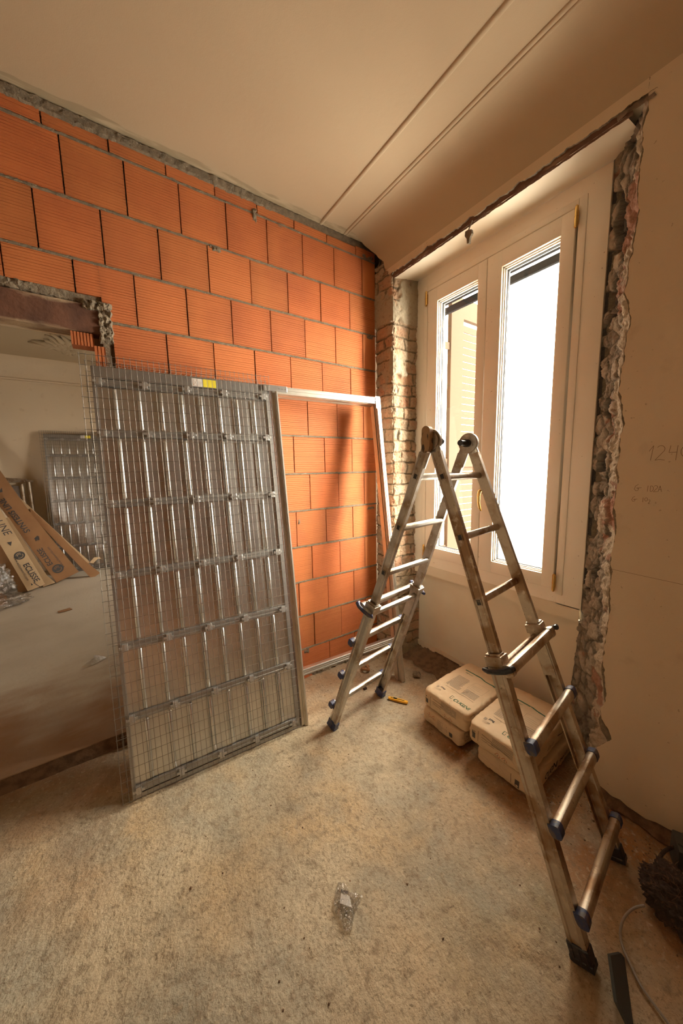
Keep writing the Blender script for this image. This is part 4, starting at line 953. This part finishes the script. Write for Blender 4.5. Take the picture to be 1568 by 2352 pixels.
def emblem(p, r, P0, n, parent, m1, m2):
    c = hitp(*p, P0, n); n = V3(n).normalized(); X = n.orthogonal().normalized(); Y = n.cross(X); mb = MB()
    ring = [c+(X*math.cos(t)+Y*math.sin(t))*r+n*.003 for t in [2*math.pi*i/28 for i in range(28)]]; mb.add(ring, [tuple(range(28))])
    for rr2, a0, a1 in ((.62, .3, 2.9), (.38, 3.0, 6.0), (.62, 3.6, 5.6)):
        pts = [c+(X*math.cos(a0+(a1-a0)*i/12)+Y*math.sin(a0+(a1-a0)*i/12))*r*rr2+n*.0045 for i in range(13)]
        for i in range(12): d_ = (pts[i+1]-pts[i]).normalized().cross(n)*r*.05; mb.add([pts[i]-d_, pts[i+1]-d_, pts[i+1]+d_, pts[i]+d_], [(0, 1, 2, 3)], 1)
    mb.build('emblem', [m1, m2], parent)
def poly_box(name, px, P0, n, th, m_, label, group='flattened cartons leaning in the adjoining room'):
    pts = [hitp(x, y, P0, n) for x, y in px]; mb = MB(); slab(mb, pts, n, th); return tag(mb.build(name, m_), label, 'carton', group)
n1 = (.12, -1, .30)
Pa = (-2.82, 3.50, .085); Pb = (-2.55, 3.68, .085); Pc = (-2.15, 3.80, .085)
c1 = poly_box('carton', [(64, 1358), (104, 1342), (0, 1168), (-80, 1034), (-80, 1114), (0, 1250)], Pa, n1, .05, M['cardlight'], 'pale carton with blue logo print, nearest the plastic film')
text_on('ECLISSE', (52, 1297), (80, 1338), Pa, n1, c1, M['ink']); emblem((45, 1276), .052, Pa, n1, c1, M['ink'], M['cardlight'])
text_on('www.eclisseworld.com', (30, 1280), (62, 1334), Pa, n1, c1, M['ink']); text_on('LINE', (-14, 1198), (12, 1232), Pa, n1, c1, M['ink'])
ar_ = MB()
def tri(mb, pxs, P0, n):
    pts = [hitp(x, y, P0, n)+V3(n).normalized()*.003 for x, y in pxs]; mb.add(pts, [tuple(range(len(pts)))])
tri(ar_, [(16, 1246), (27, 1244), (25, 1254)], Pa, n1); tri(ar_, [(71, 1339), (76, 1343), (72, 1345)], Pa, n1)
for i in range(5): tri(ar_, [(77+i*3, 1338+i*2.2), (79+i*3, 1337+i*2.2), (80+i*3, 1340+i*2), (78+i*3, 1341+i*2)], Pa, n1)
ar_.build('print', M['ink'], c1)
poly_box('carton', [(100, 1348), (127, 1338), (108, 1322), (20, 1188), (10, 1190)], (-2.6, 3.66, .085), n1, .02, M['cardlight'], 'plain pale carton panel wedged between the two printed cartons')
c2 = poly_box('carton', [(130, 1338), (181, 1313), (102, 1217), (70, 1178), (0, 1080), (-60, 996), (-60, 1080), (0, 1164)], Pb, n1, .06, M['card'], 'dark brown carton with upside-down black logo and lettering')
text_on('SYNTESIS LINE', (70, 1220), (9, 1144), Pb, n1, c2, M['ink']); text_on('ECLISSE', (122, 1296), (96, 1258), Pb, n1, c2, M['ink']); emblem((133, 1306), .060, Pb, n1, c2, M['ink'], M['card'])
text_on('www.eclisseworld.com', (149, 1302), (112, 1256), Pb, n1, c2, M['ink'])
ar_ = MB(); tri(ar_, [(78, 1238), (86, 1230), (89, 1240)], Pb, n1); tri(ar_, [(-2, 1132), (4, 1120), (6, 1130)], Pb, n1)
for i in range(4): tri(ar_, [(82+i*2.5, 1243-i*1), (83.5+i*2.5, 1243-i), (82+i*2.5, 1234-i), (80.5+i*2.5, 1235-i)], Pb, n1)
ar_.build('print', M['ink'], c2)
c3 = poly_box('carton', [(211, 1330), (230, 1316), (198, 1290), (120, 1212), (70, 1168), (70, 1182)], Pc, n1, .02, M['card'], 'long open carton behind the others with a torn flap')
tp = MB(); slab(tp, [hitp(x, y, (Pc[0], Pc[1]+.02, Pc[2]), n1) for x, y in ((200, 1297), (207, 1291), (150, 1239), (40, 1138), (48, 1158), (108, 1218), (118, 1222), (122, 1232), (160, 1266))], n1, .01); tp.build('carton_lid', M['cardlight'], c3)['label'] = 'pale inner face of the lid'
tf = MB(); slab(tf, [hitp(x, y, Pc, n1) for x, y in ((206, 1292), (216, 1280), (228, 1279), (236, 1285), (224, 1284), (214, 1294))], n1, .004); tf.build('flap', M['cardlight'], c3)
dk = MB(); slab(dk, [hitp(x, y, (Pa[0], Pa[1]+.05, Pa[2]), n1) for x, y in ((42, 1360), (64, 1359), (30, 1300), (0, 1250), (-40, 1190), (-40, 1240))], n1, .03); dk.build('side_flap', M['card'], c1)

tr = empty('metal_trestle', (-2.9, 4.4, .09), 'speckled metal trestle frame against the far wall behind the cartons', 'trestle')
Pt = (-2.9, 4.5, .09); nt_ = (0, -1, .06)
def trp(x, y): return hitp(x, y, Pt, nt_)
q = MB(); q.tube([trp(-30, 1098), trp(62, 1103)], .020, 8); q.tube([trp(20, 1106), trp(76, 1105)], .017, 8); q.build('top_rail', M['alu_dirty'], tr)
for a, b in (((66, 1107), (76, 1172)), ((50, 1112), (58, 1170)), ((-20, 1110), (-14, 1230)), ((76, 1172), (92, 1290))):
    q = MB(); q.tube([trp(*a), trp(*b)], .021, 8); q.build('leg', M['alu_dirty'], tr)
q = MB(); slab(q, [trp(x, y) for x, y in ((22, 1116), (44, 1116), (52, 1165), (30, 1165))], nt_, .01); q.build('panel', M['galvbar'], tr)

# clear film heap, left edge
bf = MB(); fc = hit(5, 1335, 2, .085)
def film(seed, c, r, sq, nme, lab, m_=None):
    bm = bmesh.new(); bmesh.ops.create_icosphere(bm, subdivisions=5, radius=1)
    for v in bm.verts:
        p = v.co.copy(); k = 1+.35*fr(p, 1.7, seed)+.14*fr(p, 5, seed)+.05*fr(p, 12, seed); v.co = V3((p.x*sq[0], p.y*sq[1], max(-.9, p.z)*sq[2]))*r*k+V3(c)
    mb = MB(); bm.verts.index_update(); mb.add([v.co.copy() for v in bm.verts], [tuple(v.index for v in f.verts) for f in bm.faces]); bm.free(); return tag(mb.build(nme, m_ or M['film'], smooth=True), lab, 'plastic film', 'packing film heap by the cartons')
p = hitp(5, 1292, (0, 3.35, 0), (0, 1, 0)); film(3, (p.x-.12, 3.35, .30), .2, (1, .7, 1), 'plastic_film', 'clear bubble wrap heaped at the left edge beside the cartons')
p = hitp(20, 1345, (0, 3.1, 0), (0, 1, 0)); film(9, (p.x-.12, 3.1, .13), .22, (1.1, .8, .28), 'plastic_film', 'flat sheet of clear film spread on the floor below the bubble wrap')
p = hitp(30, 1320, (0, 3.75, 0), (0, 1, 0)); film(14, (p.x-.05, 3.78, .22), .2, (1, .5, .75), 'plastic_bag', 'dark crumpled bag behind the bubble wrap', glassy('smoky_film', (.35, .30, .25), .15, .75, 40))
p = hit(-4, 1388, 2, .09); q = MB(); q.box((p.x-.06, p.y, .125), (.12, .10, .04), (V3((.9, .4, 0)), V3((-.4, .9, 0)), V3((0, 0, 1)))); q.box((p.x-.0, p.y-.0, .168), (.06, .11, .003), (V3((.9, .4, .3)).normalized(), V3((-.4, .9, 0)).normalized(), V3((0, 0, 1)))); tag(q.build('carton', M['card']), 'corner of a small brown carton at the left edge of the picture', 'carton', 'flattened cartons leaning in the adjoining room')
